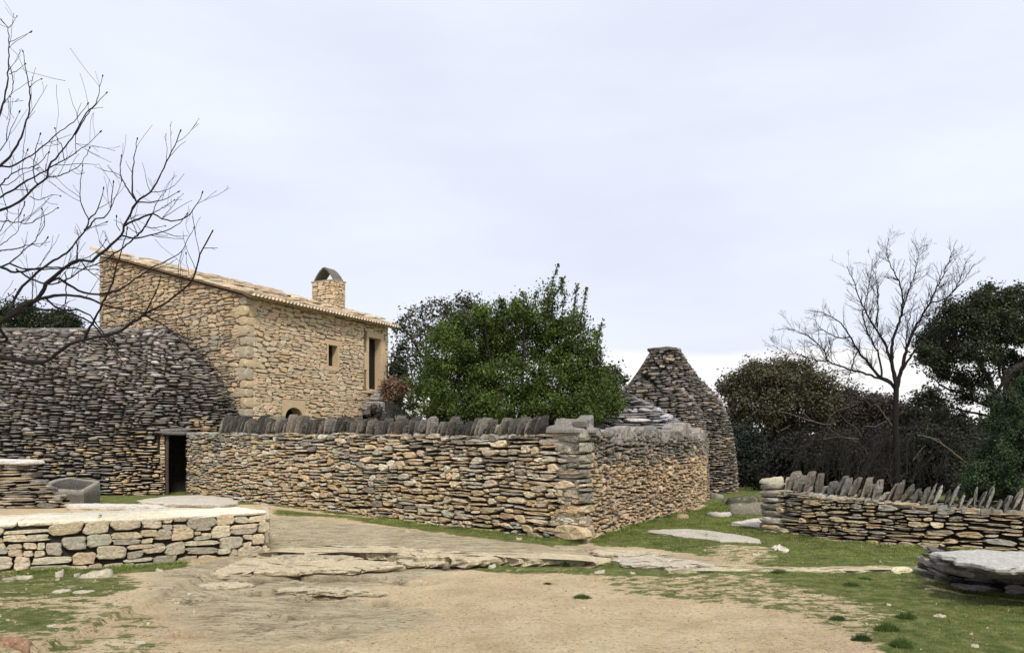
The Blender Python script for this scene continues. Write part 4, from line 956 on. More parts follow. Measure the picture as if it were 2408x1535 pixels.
while s_ < GL-.3:
    l_ = random.uniform(.35, .7); mb.hexa([Rp(-.2, s_, .075), Rp(.1, s_, .075), Rp(.1, s_+l_-.01, .075), Rp(-.2, s_+l_-.01, .075), Rp(-.2, s_, .2), Rp(.1, s_, .205), Rp(.1, s_+l_-.01, .2), Rp(-.2, s_+l_-.01, .19)], pl()); s_ += l_
mb.out('verge_tiles', M_HOUSE, roof)
mb = MB(); t = -.1; i = 0
while t < FL+.12:                       # rounded tile ends along the eave
    r_ = .07; K = 7; V = []
    for s2 in (-.44, .1):
        for k_ in range(K): a = PI*k_/(K-1); V.append(Rp(t+r_-math.cos(a)*r_, s2, .035+math.sin(a)*.085))
    for s2 in (-.44, .1):
        for k_ in range(K): a = PI*k_/(K-1); V.append(Rp(t+r_-math.cos(a)*r_*.72, s2, .035+math.sin(a)*.06))
    Q = [(k_, k_+1, K+k_+1, K+k_) for k_ in range(K-1)]+[(2*K+k_+1, 2*K+k_, 3*K+k_, 3*K+k_+1) for k_ in range(K-1)]+[(k_+1, k_, 2*K+k_, 2*K+k_+1) for k_ in range(K-1)]
    mb.add(V, Q, c=pl()*1.15); t += .175; i += 1
mb.out('eave_tiles', M_HOUSE, roof)
mb = MB(); mb.hexa([Rp(-.05, -.26, -.06), Rp(FL+.05, -.26, -.06), Rp(FL+.05, .1, -.02), Rp(-.05, .1, -.02), Rp(-.05, -.26, -.003), Rp(FL+.05, -.26, -.003), Rp(FL+.05, .1, -.003), Rp(-.05, .1, -.003)], (.36, .28, .18)); mb.out('eave_course', M_HOUSE, roof)
# chimney
ch_t0, ch_t1, ch_s0, ch_s1 = 7.3, 8.0, 2.25, 3.5; zb, zt = 7.1, 8.6
Pc = lambda t, s_: np.array([HC[0]+fd[0]*t+gd[0]*s_, HC[1]+fd[1]*t+gd[1]*s_])
st = Stones(10); bks = []
for (p0, p1) in ((Pc(ch_t0, ch_s1), Pc(ch_t0, ch_s0)), (Pc(ch_t0, ch_s0), Pc(ch_t1, ch_s0)), (Pc(ch_t1, ch_s0), Pc(ch_t1, ch_s1)), (Pc(ch_t1, ch_s1), Pc(ch_t0, ch_s1))):
    Sx, Lx = planeS(p0, p1); lay(st, Sx, 0, Lx, zb, zt, .16, (.25, .5), None, gap=.014, bulge=.025, p=3.6, depth=.06, colf=lambda P: fH()*.95, kinds=(.3, .5, .2, 0)); bks.append(backing(Sx, 0, Lx, zb, zt, .03, 2, 2))
chm = masonry('chimney', st, bks, M_HOUSE, mw, roof)
mb = MB(); pc = Pc((ch_t0+ch_t1)/2, (ch_s0+ch_s1)/2); top = np.array([pc[0], pc[1], 0])
mb.obox([pc[0], pc[1], zt-.01], fd3*.38, gd3*.66, [0, 0, .03], (.3, .26, .19)); mb.out('chimney_top', M_HOUSE, roof)
mb = MB()
for sg in (-1, 1):
    pr = [(sg*.5, 0), (sg*.36, .21), (sg*.19, .4), (sg*.0, .54)]
    V = []
    for off in (.0, .045):
        for tt in (-.33, .33):
            for (a, z) in pr: V.append(top+gd3*(a+sg*off)+fd3*tt+np.array([0, 0, zt+.02+z+off*.8]))
    Q = []
    for i in range(3): Q += [(i, i+1, 5+i, 4+i), (9+i, 8+i, 12+i, 13+i), (i+1, i, 8+i, 9+i), (4+i, 5+i, 13+i, 12+i)]
    Q += [(3, 11, 15, 7), (0, 4, 12, 8)]
    if sg > 0: Q = [q[::-1] for q in Q]
    mb.add(V, Q, c=(.15, .14, .12))
mb.out('chimney_cowl', M_BORIE, roof)
# stone stair and banked stones under the door
stair = thing('stone_stair', 'dark rubble stair and stones rising to the house door', 'stairs')
st = Stones(12); mb = MB()
for i, (x0, x1, y0, y1, Yd) in enumerate([(872, 905, 920, 927, 32.0), (866, 908, 930, 939, 31.2), (858, 900, 946, 954, 30.6), (852, 900, 960, 970, 30.0)]):
    a_ = W(x0, (y0+y1)/2, Yd); b_ = W(x1, (y0+y1)/2, Yd); m_ = (a_+b_)/2; hh = (y1-y0)/F*Yd/2
    sx_ = Stones(14); sx_.add(m_, (b_-a_)/2, [0, 0, hh*1.3], [.1, -1, 0], .14, .6, 4, (.3, .27, .23), .05); sx_.add(m_+np.array([0, .35, hh]), (b_-a_)/2, [0, .4, 0], [0, 0, 1], .05, .2, 4, (.33, .3, .26), .05)
    V, Q, T, C = sx_.mesh(); build('tread', V, Q, T, [M_BORIE], C, stair, False)
for i in range(150):
    x = random.uniform(815, 985); y = random.uniform(985-(x-828)*.16 if x > 900 else (950 if x > 850 else 965), 992); Yd = random.uniform(29.0, 31)
    if 868 < x < 902 and y < 945: continue
    p = W(x, y, Yd); r_ = random.uniform(.07, .2)
    st.add(p, [r_, 0, 0], [0, 0, r_*.6], [.2, -1, 0], r_*.6, .3, 2.5, fD()*.9 if x > 850 else fH()*.7, .1)
V, Q, T, C = st.mesh(); build('rubble', V, Q, T, [M_BORIE], C, stair, False)
a_ = W(835, 960, 31.3); mb.hexa([W(815, 1060, 30.6)*[1, 1, 0], W(985, 1060, 30.6)*[1, 1, 0], W(1000, 1060, 34.)*[1, 1, 0], W(900, 1060, 33.2)*[1, 1, 0], W(828, 985, 31), W(985, 972, 31), W(985, 960, 33.5), W(880, 930, 32.8)], (.1, .09, .08))
mb.out('core', M_DARK, stair)

# ================================================================== SLAB BENCH (right)
tb_ = thing('slab_bench', 'low stack of dark flat rocks capped by one broad grey slab at the right edge', 'stone bench')
tp = [G(2190, 1352)[:2]+[.06, .35], G(2212, 1374)[:2], G(2260, 1388)[:2], G(2340, 1398)[:2], G(2420, 1406)[:2], G(2800, 1412)[:2]]
S8, L8 = polyS(tp, .22)
st = Stones(16)
lay(st, S8, 0, L8, -.12, .33, .115, (.3, .75), None, gap=.02, bulge=.07, p=2.5, depth=.2, colf=lambda P: pal([(.13, .12, .115), (.2, .18, .16), (.26, .24, .21), (.1, .095, .09)], .15)(), rough=.14, kinds=(.4, .5, .1, 0), wave=.9, jitter=.3)
bk = backing(S8, 0, L8, -.2, .36, .12, 20, 2); masonry('stack', st, [bk], M_BORIE, M_DARK, tb_)
def slab(poly, z, th, c, name='top_slab', amp=.025):
    V, Q, T, C = rockmesh([G(x, y, z) for x, y in poly], z, th, amp, .09, .009, c); build(name, V, Q, T, [M_COPE if name != 'top_slab' else M_ROCK], C, tb_, False)
slab([(2190, 1297), (2230, 1294), (2290, 1292), (2420, 1299), (2760, 1306), (2800, 1340), (2600, 1344), (2420, 1336), (2340, 1335), (2290, 1322), (2244, 1318), (2255, 1309), (2215, 1304)], .42, .065, (.44, .425, .4))
slab([(2230, 1312), (2300, 1308), (2600, 1325), (2790, 1340), (2600, 1352), (2420, 1347), (2330, 1342), (2270, 1330)], .33, .07, (.17, .16, .15), 'lower_slab')
slab([(2200, 1322), (2300, 1318), (2380, 1335), (2360, 1346), (2290, 1344), (2215, 1333)], .26, .07, (.2, .185, .165), 'lower_slab')
# ================================================================== TREES
def bare_left():
    t = thing('bare_tree', 'leafless tree reaching in from the left edge, black branches against the sky', 'bare tree', )
    z4 = lambda p: (p[0]*.353, 301+p[1]*.353); z1 = lambda p: (p[0]*.353, p[1]*.353); z0 = lambda p: (p[0]*.2843, 541.8+p[1]*.2843)
    L = [  # path, thickness at start and end in photograph px
     (z0, [(-700, 900), (-300, 1010), (0, 1045), (150, 1078), (270, 1090), (390, 1078), (480, 1010), (560, 950), (700, 905), (850, 872), (960, 848), (1100, 762), (1200, 690), (1350, 610), (1500, 500), (1590, 410), (1640, 250), (1700, 110), (1750, 20)], 8.5, 1.8),
     (z4, [(-500, 1500), (-200, 1420), (10, 1290), (60, 1238), (150, 1190), (240, 1150), (300, 1130), (460, 1112), (600, 1135), (690, 1175), (800, 1205), (940, 1228), (1100, 1245), (1180, 1240)], 10, 1.2),
     (z4, [(10, 1290), (100, 1230), (200, 1170), (260, 1120), (310, 1040), (370, 980), (450, 920), (530, 882), (610, 890), (650, 850), (740, 780), (805, 715), (830, 650), (870, 570), (910, 495), (1000, 430), (1060, 330), (1110, 230), (1175, 90), (1198, 30)], 7, 1.3),
     (z4, [(830, 650), (900, 615), (1015, 570), (1080, 605), (1140, 622), (1230, 600), (1290, 540), (1345, 440)], 3, 1), (z4, [(910, 495), (885, 430), (880, 330), (895, 200), (912, 82)], 2.4, .9),
     (z4, [(910, 495), (860, 420), (810, 330), (800, 260), (808, 190)], 2.4, .9), (z4, [(910, 495), (1000, 492), (1080, 480), (1180, 430)], 2, .8), (z4, [(1015, 570), (1090, 530), (1160, 480)], 1.6, .8),
     (z4, [(1015, 570), (1050, 490), (1100, 425)], 1.6, .8), (z4, [(805, 715), (900, 735), (1000, 715), (1100, 685), (1200, 630), (1240, 580)], 2.6, .9), (z4, [(1015, 570), (965, 660), (915, 715), (830, 790), (740, 850)], 2.4, 2),
     (z4, [(965, 660), (1030, 664), (1098, 652)], 1.5, .7), (z4, [(915, 715), (890, 640), (870, 590)], 1.5, .8), (z4, [(800, 685), (780, 650), (776, 600)], 1.6, .8),
     (z0, [(700, 895), (740, 800), (790, 720), (870, 560), (930, 430), (970, 280), (1010, 150), (1050, 0)], 4.2, 1.2),
     (z0, [(-200, 900), (0, 925), (60, 900), (20, 850), (-20, 760)], 5, 4),
     (z4, [(-300, 960), (0, 925), (60, 902), (150, 935), (260, 940), (400, 938), (480, 910), (560, 870), (650, 820), (700, 755)], 4.2, 1), (z4, [(0, 925), (100, 962), (200, 945), (300, 930), (480, 935), (640, 942)], 3.6, 1),
     (z4, [(70, 1215), (130, 1080), (220, 990), (330, 900), (440, 835), (510, 760), (560, 690), (590, 612), (545, 520), (532, 440), (540, 350), (550, 258)], 4.6, .9),
     (z4, [(590, 612), (650, 540), (688, 412)], 2, .8), (z4, [(560, 680), (600, 655), (640, 605), (690, 600), (735, 540), (745, 450), (755, 370)], 2.4, .9), (z4, [(735, 540), (780, 440), (808, 360)], 1.4, .7),
     (z4, [(310, 1040), (390, 1000), (450, 1040), (520, 1080), (600, 1105), (700, 1105), (800, 1070), (900, 1010), (1010, 930), (1120, 880), (1210, 820), (1250, 740), (1290, 670)], 3.8, .8),
     (z4, [(510, 900), (515, 800), (520, 740), (590, 670), (700, 630)], 2.4, .8), (z4, [(0, 820), (100, 805), (210, 770), (260, 705), (300, 625), (283, 550)], 2, .7), (z4, [(60, 902), (130, 840), (215, 770), (262, 790), (310, 740)], 2, .7),
     (z4, [(110, 940), (200, 1000), (320, 1042), (430, 1015), (560, 940), (700, 880), (830, 790)], 2.8, 1), (z4, [(300, 1130), (370, 1190), (430, 1215), (520, 1215), (600, 1250), (640, 1300), (720, 1400), (800, 1500)], 3, 1),
     (z4, [(540, 880), (600, 960), (660, 985), (740, 1000)], 1.8, .8), (z4, [(215, 1195), (215, 1100), (215, 1000), (218, 965)], 1.8, .8), (z4, [(435, 960), (440, 1080), (435, 1170), (400, 1195)], 1.8, 1),
     (z4, [(1310, 960), (1260, 980), (1240, 845)], 1.2, .7), (z4, [(960, 1245), (1010, 1150), (1060, 1040), (1070, 990)], 2.4, 1), (z4, [(960, 1245), (1050, 1290), (1150, 1360), (1260, 1460)], 2.6, .9),
     (z4, [(1180, 1240), (1240, 1320), (1255, 1400)], 1.6, .8), (z4, [(610, 1300), (700, 1400), (760, 1480), (830, 1580)], 2.2, .9), (z4, [(130, 1200), (300, 1210), (450, 1230), (560, 1270), (620, 1310)], 3.6, 2),
     (z1, [(-300, 1480), (0, 1400), (60, 1380), (160, 1320), (240, 1240), (310, 1185), (330, 1110), (415, 1000), (500, 890), (570, 760), (640, 690), (665, 580), (682, 515)], 5, .9),
     (z1, [(-300, 1400), (0, 1310), (60, 1280), (160, 1218), (240, 1175), (330, 1120), (430, 1065), (510, 1015), (600, 950), (662, 885)], 4.6, .8),
     (z1, [(500, 900), (560, 800), (635, 692), (705, 625)], 2, .8), (z1, [(-200, 1200), (0, 1110), (30, 1085), (100, 990), (150, 890), (180, 800), (200, 700), (195, 590), (170, 450), (155, 352)], 4, .9),
     (z1, [(-60, 980), (0, 760), (20, 690), (45, 580), (58, 430), (60, 300), (52, 190), (10, 135)], 3.4, .9), (z1, [(60, 430), (85, 500), (85, 590), (65, 640), (30, 685)], 1.6, .9), (z1, [(52, 190), (85, 160), (112, 112)], 1.2, .7),
     (z1, [(60, 280), (130, 250), (195, 220)], 1.1, .6), (z1, [(60, 495), (120, 470), (165, 430)], 1.2, .7), (z1, [(195, 580), (230, 550), (270, 530)], 1.1, .7), (z1, [(0, 1235), (50, 1180), (130, 1130), (250, 1100), (320, 1020)], 2, .8),
     (z1, [(-80, 1140), (0, 1105), (60, 1112), (150, 1070), (240, 1010), (370, 900), (490, 810), (580, 700)], 2.8, .8), (z1, [(250, 1230), (228, 1180), (228, 1080), (240, 990), (267, 900)], 1.8, .7),
     (z1, [(310, 1183), (400, 1168), (530, 1100), (595, 990)], 1.8, .7), (z1, [(-80, 1468), (100, 1480), (190, 1487), (280, 1445), (380, 1388)], 1.8, .7), (z1, [(200, 1310), (260, 1332), (340, 1300), (398, 1305)], 1.5, .7),
     (z1, [(0, 1005), (45, 930), (70, 860), (125, 755)], 1.6, .7), (z1, [(45, 940), (50, 850), (70, 770), (68, 650)], 1.5, .7), (z1, [(0, 1230), (50, 1230), (100, 1200), (155, 1155), (240, 1125)], 1.5, .7), (z1, [(190, 1300), (160, 1200), (150, 1130), (160, 1060), (180, 1010)], 1.5, .7),
     (z1, [(0, 1230), (20, 1300), (45, 1390)], 1.6, 1), (z1, [(500, 895), (505, 980), (505, 1020)], 1.3, .8), (z1, [(430, 1065), (410, 970), (385, 930), (367, 860)], 1.4, .7), (z1, [(165, 1350), (140, 1420), (90, 1480), (0, 1570)], 1.5, .7),
     (z4, [(0, 780), (60, 740), (120, 680), (160, 590)], 1.5, .7), (z4, [(0, 690), (50, 600), (50, 560), (130, 570), (165, 500)], 1.4, .7), (z4, [(-60, 1180), (0, 1150), (60, 1120), (100, 1080)], 1.5, .8)]
    mb = MB(); pts3 = []; bark = (.022, .019, .018); Yb = 8.6
    for i, (zf, path, w0, w1) in enumerate(L):
        P = [zf(p) for p in path]
        if pts3:
            A_ = np.array([q[:2] for q in pts3]); j = np.argmin(np.sum((A_-np.array(P[0]))**2, 1)); Y0 = pts3[j][2]
        else: Y0 = Yb
        dr_ = random.uniform(-.9, .9); n = len(P); W3 = []
        for k_, (x, y) in enumerate(P):
            Yd = Y0+dr_*(k_/(n-1)); pts3.append((x, y, Yd)); W3.append(W(x, y, Yd))
        sp = smooth_path(W3, .05); m_ = len(sp); tt = np.linspace(0, 1, m_); rad = (w0*(1-tt)**1.15+w1*(1-(1-tt)**1.15))/F*Y0*.5*1.18
        sp[1:-1] += R.normal(0, .0035, (m_-2, 3)); rad = rad*(1+R.normal(0, .07, m_))*(1.3 if w0 > 4 else 1.5 if w0 > 1.7 else 1.25)
        tube(mb, sp, rad, 7 if w0 > 4 else 5, bark); e = sp[-1]; de = unit(sp[-1]-sp[-2])
        tube(mb, [e, e+de*.014, e+de*.03, e+de*.04], [rad[-1], .0085, .006, .001], 5, bark)
        ntw = int(np.linalg.norm(W3[-1]-W3[0])*3.4)
        for _ in range(ntw):
            k_ = random.randint(int(m_*.3), m_-2); q = unit(sp[k_+1]-sp[k_]); a = random.uniform(.5, 1.0)*random.choice((-1, 1))
            d = np.array([q[0]*math.cos(a)-q[2]*math.sin(a), random.uniform(-.4, .4), q[0]*math.sin(a)+q[2]*math.cos(a)+.2])
            sprout(mb, sp[k_], d, random.uniform(.12, .45), min(rad[k_]*.6, .0042), 1 if random.random() < .35 else 0, .5, .7, 4, .6, bark, .007)
    mb.out('branches', M_BARK, t, True)
    tm = MB(); base = W(-620, 1040, 8.6); tx = base[0]
    tube(tm, smooth_path([(tx-.2, 8.6, -.1), (tx-.1, 8.6, 1.2), (tx+.05, 8.65, 2.6), (tx, 8.6, 4.2), (tx+.1, 8.5, 6)], .2), np.linspace(.19, .07, len(smooth_path([(tx-.2, 8.6, -.1), (tx-.1, 8.6, 1.2), (tx+.05, 8.65, 2.6), (tx, 8.6, 4.2), (tx+.1, 8.5, 6)], .2))), 12, bark)
    for (zz, px, py) in ((1.7, z0((-700, 900)), 0), (1.4, z4((-500, 1500)), 0), (3.2, z4((-300, 960)), 0), (3.8, z1((-300, 1480)), 0), (4.1, z1((-300, 1400)), 0), (4.6, z1((-200, 1200)), 0), (4.9, z1((-60, 980)), 0)):
        e = W(px[0], px[1], 8.6); tube(tm, [(tx, 8.6, zz), ((tx+e[0])/2, 8.6, (zz+e[2])/2-.05), e], [.07, .05, .025], 7, bark)
    tm.out('trunk', M_BARK, t, True)
bare_left()

def bare_right():
    t = thing('bare_tree', 'tall leafless tree with a fan of fine twigs above the dark woodland', 'bare tree')
    z = lambda p: (1655.5+p[0]*.402, 511.7+p[1]*.402); Y0 = 22.0; mb = MB(); bark = (.03, .026, .026); M_B2 = plain_mat('black_twig_bark', (.014, .011, .01), 1, .003, 30)
    tr_ = smooth_path([W(*z(p), Y0) for p in [(1130, 1680), (1128, 1400), (1120, 1200), (1125, 1000)]], .2); tm = MB(); tube(tm, tr_, np.linspace(.1, .07, len(tr_)), 9, bark); tm.out('trunk', M_B2, t, True)
    L = [([(1125, 1010), (1090, 960), (1020, 920), (960, 850), (900, 780), (860, 700), (800, 620), (700, 560), (620, 545)], 8, 1.2), ([(1125, 1000), (1100, 860), (1075, 780), (1050, 720), (1000, 640), (950, 560), (900, 450), (865, 350), (835, 280)], 8, 1.2),
         ([(1125, 960), (1100, 860), (1100, 740), (1130, 650), (1160, 540), (1155, 420), (1110, 310), (1070, 220), (1080, 120)], 9, 1), ([(1125, 1000), (1150, 910), (1170, 820), (1210, 700), (1260, 600), (1320, 500), (1380, 370), (1430, 260), (1480, 130)], 10, 1),
         ([(1150, 900), (1220, 800), (1300, 700), (1370, 560), (1450, 440), (1540, 340), (1585, 270)], 6, 1), ([(1040, 940), (1030, 830), (990, 740), (950, 650), (930, 560), (960, 420), (985, 240)], 5, 1),
         ([(1090, 970), (1000, 930), (900, 900), (800, 870), (730, 840), (690, 760), (600, 690), (500, 650), (430, 655)], 6, 1), ([(730, 840), (640, 830), (560, 800), (480, 790), (400, 745)], 3.5, .8),
         ([(1155, 560), (1200, 420), (1240, 300), (1260, 180)], 4, .8), ([(1010, 640), (1020, 500), (1010, 370), (980, 270)], 4, .8), ([(1180, 800), (1190, 650), (1220, 520), (1240, 440)], 4, .8), ([(900, 780), (870, 850), (840, 960), (850, 1010)], 3, .8),
         ([(860, 700), (790, 700), (700, 660), (640, 590)], 3.4, .8), ([(1320, 500), (1400, 480), (1480, 400), (1530, 260)], 3.4, .8), ([(1200, 860), (1300, 830), (1400, 790), (1500, 700)], 3, .8), ([(730, 700), (740, 800), (720, 860)], 2.4, .8)]
    for path, w0, w1 in L:
        dr_ = random.uniform(-1.3, 1.3); n = len(path); W3 = [W(*z(p), Y0+dr_*(i/(n-1))) for i, p in enumerate(path)]
        sp = smooth_path(W3, .1); m_ = len(sp); tt = np.linspace(0, 1, m_); rad = (w0*(1-tt)**1.2+w1*(1-(1-tt)**1.2))/F*Y0*.5; sp[1:-1] += R.normal(0, .012, (m_-2, 3))
        tube(mb, sp, rad, 6, bark)
        Lt = np.linalg.norm(W3[-1]-W3[0])
        for _ in range(int(12*Lt)):
            k_ = random.randint(int(m_*.22), m_-2); q = unit(sp[k_+1]-sp[k_]); a = random.uniform(.4, .95)*random.choice((-1, 1))
            d = np.array([q[0]*math.cos(a)-q[2]*math.sin(a), random.uniform(-.6, .6), q[0]*math.sin(a)+q[2]*math.cos(a)+.15])
            sprout(mb, sp[k_], d, random.uniform(.3, .9)*(1-.35*k_/m_), min(rad[k_]*.6, .01), 2 if random.random() < .3 else 1, .4, .8, 3, 1.3, bark)
    mb.out('crown', M_B2, t, True)
bare_right()

def leafy(name, label, cat, Yc, lobes, nclump, nleaf, cr, size, c0, c1, trunk=None, dy=1.0, shell=.55, extra=None, group=None, mat=None, flat=1.0, sy=.8, trad=.12, asp=.55):
    t = thing(name, label, cat, group)
    bl = pblobs(lobes, Yc, dy, sy); C = clumps(bl, nclump, nleaf, cr, flat, shell)
    C = C[C[:, 2] > .03]
    V, Q, cc = leafmesh(C, size, asp, 0, c0, c1)
    build('crown', V, Q, None, [mat or M_LEAF], cc, t, False)
    mb = MB()
    if trunk:
        for path, w0, w1 in trunk:
            W3 = [W(p[0], p[1], Yc+(p[2] if len(p) > 2 else 0)) for p in path]; sp = smooth_path(W3, .15); m_ = len(sp)
            sp[1:-1] += R.normal(0, .02, (m_-2, 3)); tube(mb, sp, np.linspace(w0, w1, m_)/F*Yc*.5, 7, (.03, .025, .02))
    else:
        c = bl[0][0]; r_ = bl[0][1]
        cx = np.mean([b[0][0] for b in bl]); cy = np.mean([b[0][1] for b in bl]); cz = np.mean([b[0][2] for b in bl])
        tube(mb, smooth_path([(cx, cy, -.1), (cx+.05, cy, cz*.4), (cx-.05, cy, cz*.8)], .3), np.linspace(trad, trad*.6, len(smooth_path([(cx, cy, -.1), (cx+.05, cy, cz*.4), (cx-.05, cy, cz*.8)], .3))), 8, (.05, .04, .035))
        for b in bl:
            tube(mb, smooth_path([(cx, cy, cz*.45), ((cx+b[0][0])/2, (cy+b[0][1])/2, (cz*.6+b[0][2])/2), b[0]], .4), np.linspace(trad*.5, trad*.12, len(smooth_path([(cx, cy, cz*.45), ((cx+b[0][0])/2, (cy+b[0][1])/2, (cz*.6+b[0][2])/2), b[0]], .4))), 5, (.05, .04, .035))
    if extra: extra(mb)
    mb.out('trunk', M_BARK, t, True); return t

# dense green shrub behind the wall
G0, G1 = (.018, .042, .007), (.105, .145, .028)
shoots = [[(1275, 770), (1290, 710), (1300, 660), (1312, 622)], [(1345, 790), (1352, 720), (1356, 668)], [(1362, 780), (1372, 720), (1380, 678)], [(1396, 870), (1406, 800), (1416, 756)], [(1326, 790), (1322, 740), (1326, 702)], [(1330, 700), (1318, 672), (1326, 652)],
          [(1180, 770), (1182, 730), (1178, 702)], [(1230, 730), (1232, 700), (1228, 686)], [(1405, 900), (1410, 860), (1412, 815)], [(1090, 790), (1080, 760), (1072, 738)], [(1262, 730), (1258, 700), (1262, 688)], [(1300, 700), (1322, 668), (1320, 655)], [(1210, 760), (1206, 720), (1212, 700)], [(1150, 760), (1140, 730), (1146, 712)]]
SC_ = []; tmp = MB()
def shrub():
    t = thing('evergreen_shrub', 'big rounded bright green evergreen bush rising over the tan wall', 'bush')
    Yc = 18.8
    lobes = [(1010, 895, 50, 42), (1060, 835, 62, 66), (1125, 800, 72, 72), (1205, 790, 80, 80), (1285, 800, 62, 75), (1345, 850, 46, 70), (1375, 900, 46, 62), (1085, 905, 90, 50), (1200, 900, 110, 66, -.6), (1320, 920, 80, 52, -.4), (1420, 925, 34, 48), (1425, 960, 34, 30),
             (1180, 735, 16, 26), (1235, 728, 26, 30), (1290, 710, 14, 38), (1085, 765, 18, 22), (1135, 735, 16, 18), (1352, 775, 22, 44), (1392, 815, 16, 46), (1040, 925, 42, 34, -1), (1110, 950, 60, 28, -1.3), (1300, 955, 80, 26, -1), (1060, 790, 22, 25), (1160, 960, 60, 26, -1.4), (1380, 960, 50, 26, -.8), (1120, 985, 110, 30), (1300, 985, 110, 30), (1060, 965, 60, 30)]
    bl = pblobs(lobes, Yc, .7, .75); C = np.concatenate([clumps(bl, 760, 165, .19, .85, .62), clumps(bl, 260, 70, .3, 1.0, .2)]); C = C[C[:, 2] > .3]
    ex = []
    for sh in shoots:
        sp = smooth_path([W(x, y, Yc+random.uniform(-.2, .2)) for x, y in sh], .03); n = len(sp)
        for j, p in enumerate(sp):
            s_ = (.1*(1-j/n)**.8+.012)*random.uniform(.4, 1.5); ex.append(p+R.normal(0, 1, (8, 3))*s_*.7+R.normal(0, .02, 3))
        tube(tmp, sp, np.linspace(.02, .006, n), 4, (.04, .03, .02))
    C = np.concatenate([C]+ex); V, Q, cc = leafmesh(C, .03, .55, 0, G0, G1)
    build('crown', V, Q, None, [M_LEAF], cc, t, False)
    base = np.array([.1, Yc, -.1])
    for b in bl: tube(tmp, smooth_path([base, (base+b[0])/2-[0, 0, .2], b[0]], .3), np.linspace(.08, .015, len(smooth_path([base, (base+b[0])/2-[0, 0, .2], b[0]], .3))), 6, (.05, .04, .03))
    tmp.out('trunk', M_BARK, t, True)
shrub()
D0, D1 = (.022, .026, .014), (.05, .052, .026)
# airy oak behind the house
leafy('oak_tree', 'airy dark oak showing sky through its crown beside the house roof', 'tree', 42, [(960, 775, 30, 34), (990, 745, 34, 30), (1030, 735, 36, 30), (1075, 730, 38, 34), (1105, 740, 26, 40), (945, 830, 26, 34), (1000, 800, 46, 40), (1050, 785, 40, 40), (950, 870, 30, 26), (1095, 715, 26, 24), (1000, 860, 50, 40), (1120, 790, 30, 50)],
      250, 30, .42, .085, (.035, .038, .022), (.075, .075, .042), [([(1010, 1060), (1005, 900), (1000, 850)], 14, 10), ([(1000, 850), (970, 800), (950, 770), (935, 745)], 7, 1.5), ([(1000, 850), (1020, 790), (1050, 740), (1080, 700)], 7, 1.5), ([(985, 830), (950, 840), (930, 830)], 5, 1.5), ([(1000, 850), (1000, 780), (990, 730)], 6, 1.5), ([(1020, 800), (1070, 780), (1110, 740)], 5, 1.5), ([(1080, 740), (1110, 715), (1125, 700)], 3, 1)], 1.5, .75, None, None, M_LEAFD)
leafy('oak_tree', 'small oak peeping between the green bush and the far hut', 'tree', 38, [(1440, 880, 20, 20), (1452, 895, 18, 16), (1425, 890, 24, 30), (1410, 930, 40, 40), (1445, 920, 20, 22)], 110, 40, .3, .07, (.025, .035, .015), (.055, .065, .028), [([(1420, 1060), (1425, 950), (1440, 890)], 8, 2), ([(1428, 930), (1455, 900)], 4, 1)], 1.2, .6, None, None, M_LEAFD)
leafy('dark_bush', 'dark bush filling the gap between house end and green bush', 'bush', 33.5, [(935, 880, 22, 50), (925, 920, 20, 30), (960, 930, 30, 40), (1000, 940, 40, 40)], 130, 60, .3, .06, (.012, .02, .008), (.03, .045, .015), None, .6, .4, None, None, M_LEAFD)
leafy('rusty_shrub', 'rusty brown dried shrub beside the house door', 'shrub', 28.6, [(925, 905, 26, 16), (940, 920, 22, 14), (915, 925, 20, 12), (955, 905, 12, 9), (905, 912, 10, 8)], 80, 45, .16, .04, (.12, .07, .045), (.28, .18, .12), None, .4, .4, None, None, M_LEAFD, trad=.04)
leafy('flowering_plant', 'plant with scattered white flowers behind the coping', 'plant', 27.6, [(965, 950, 18, 22), (990, 945, 20, 26), (945, 965, 18, 12)], 50, 40, .2, .035, (.015, .03, .01), (.05, .075, .025), None, .4, .4, None, None, None, trad=.03)
fl = thing('white_flowers', 'cluster of small white blossoms over the wall between shrub and house', 'flowers')
C = []
for i in range(46):
    p = W(random.uniform(950, 1008), random.uniform(925, 972), 27.1+random.uniform(-.2, .2)); C.append(p+R.normal(0, .03, (random.randint(3, 10), 3)))
C = np.concatenate(C); V, Q, cc = leafmesh(C, .035, .9, 0, (.6, .6, .5), (.8, .8, .72)); build('blossom', V, Q, None, [M_LEAFD], cc, fl, False)

# woodland on the right
WD = dict(mat=M_LEAFD)
leafy('woodland_tree', 'rounded brown-green oak nearest the far hut', 'tree', 33, [(1745, 905, 45, 40), (1720, 920, 28, 26), (1800, 890, 60, 38), (1860, 895, 60, 42), (1920, 910, 48, 44), (1780, 950, 80, 50), (1870, 960, 90, 60), (1735, 985, 40, 30), (1840, 865, 26, 16), (1765, 868, 20, 16), (1890, 862, 22, 14)], 620, 62, .34, .06, (.05, .05, .026), (.11, .1, .056), [([(1830, 1180), (1825, 1050), (1830, 950)], 22, 12), ([(1826, 1060), (1760, 960), (1730, 930)], 9, 3), ([(1830, 1000), (1900, 940)], 9, 3), ([(1760, 960), (1745, 900)], 5, 2)], 1.5, .6, **WD)
leafy('woodland_tree', 'low brownish tree behind the bare tree trunk', 'tree', 35, [(2010, 960, 70, 34), (1965, 985, 60, 60), (2060, 985, 70, 60), (2090, 965, 40, 30), (1990, 930, 30, 18)], 380, 60, .36, .062, (.034, .028, .02), (.07, .058, .042), None, 1.5, .6, **WD)
leafy('woodland_tree', 'dark ragged tree between the bare tree and the big right oak', 'tree', 34, [(2180, 970, 50, 50), (2150, 1010, 50, 60), (2220, 1010, 60, 50), (2200, 935, 24, 24), (2260, 1040, 60, 50)], 360, 60, .36, .062, (.018, .019, .012), (.04, .042, .026), None, 1.5, .6, **WD)
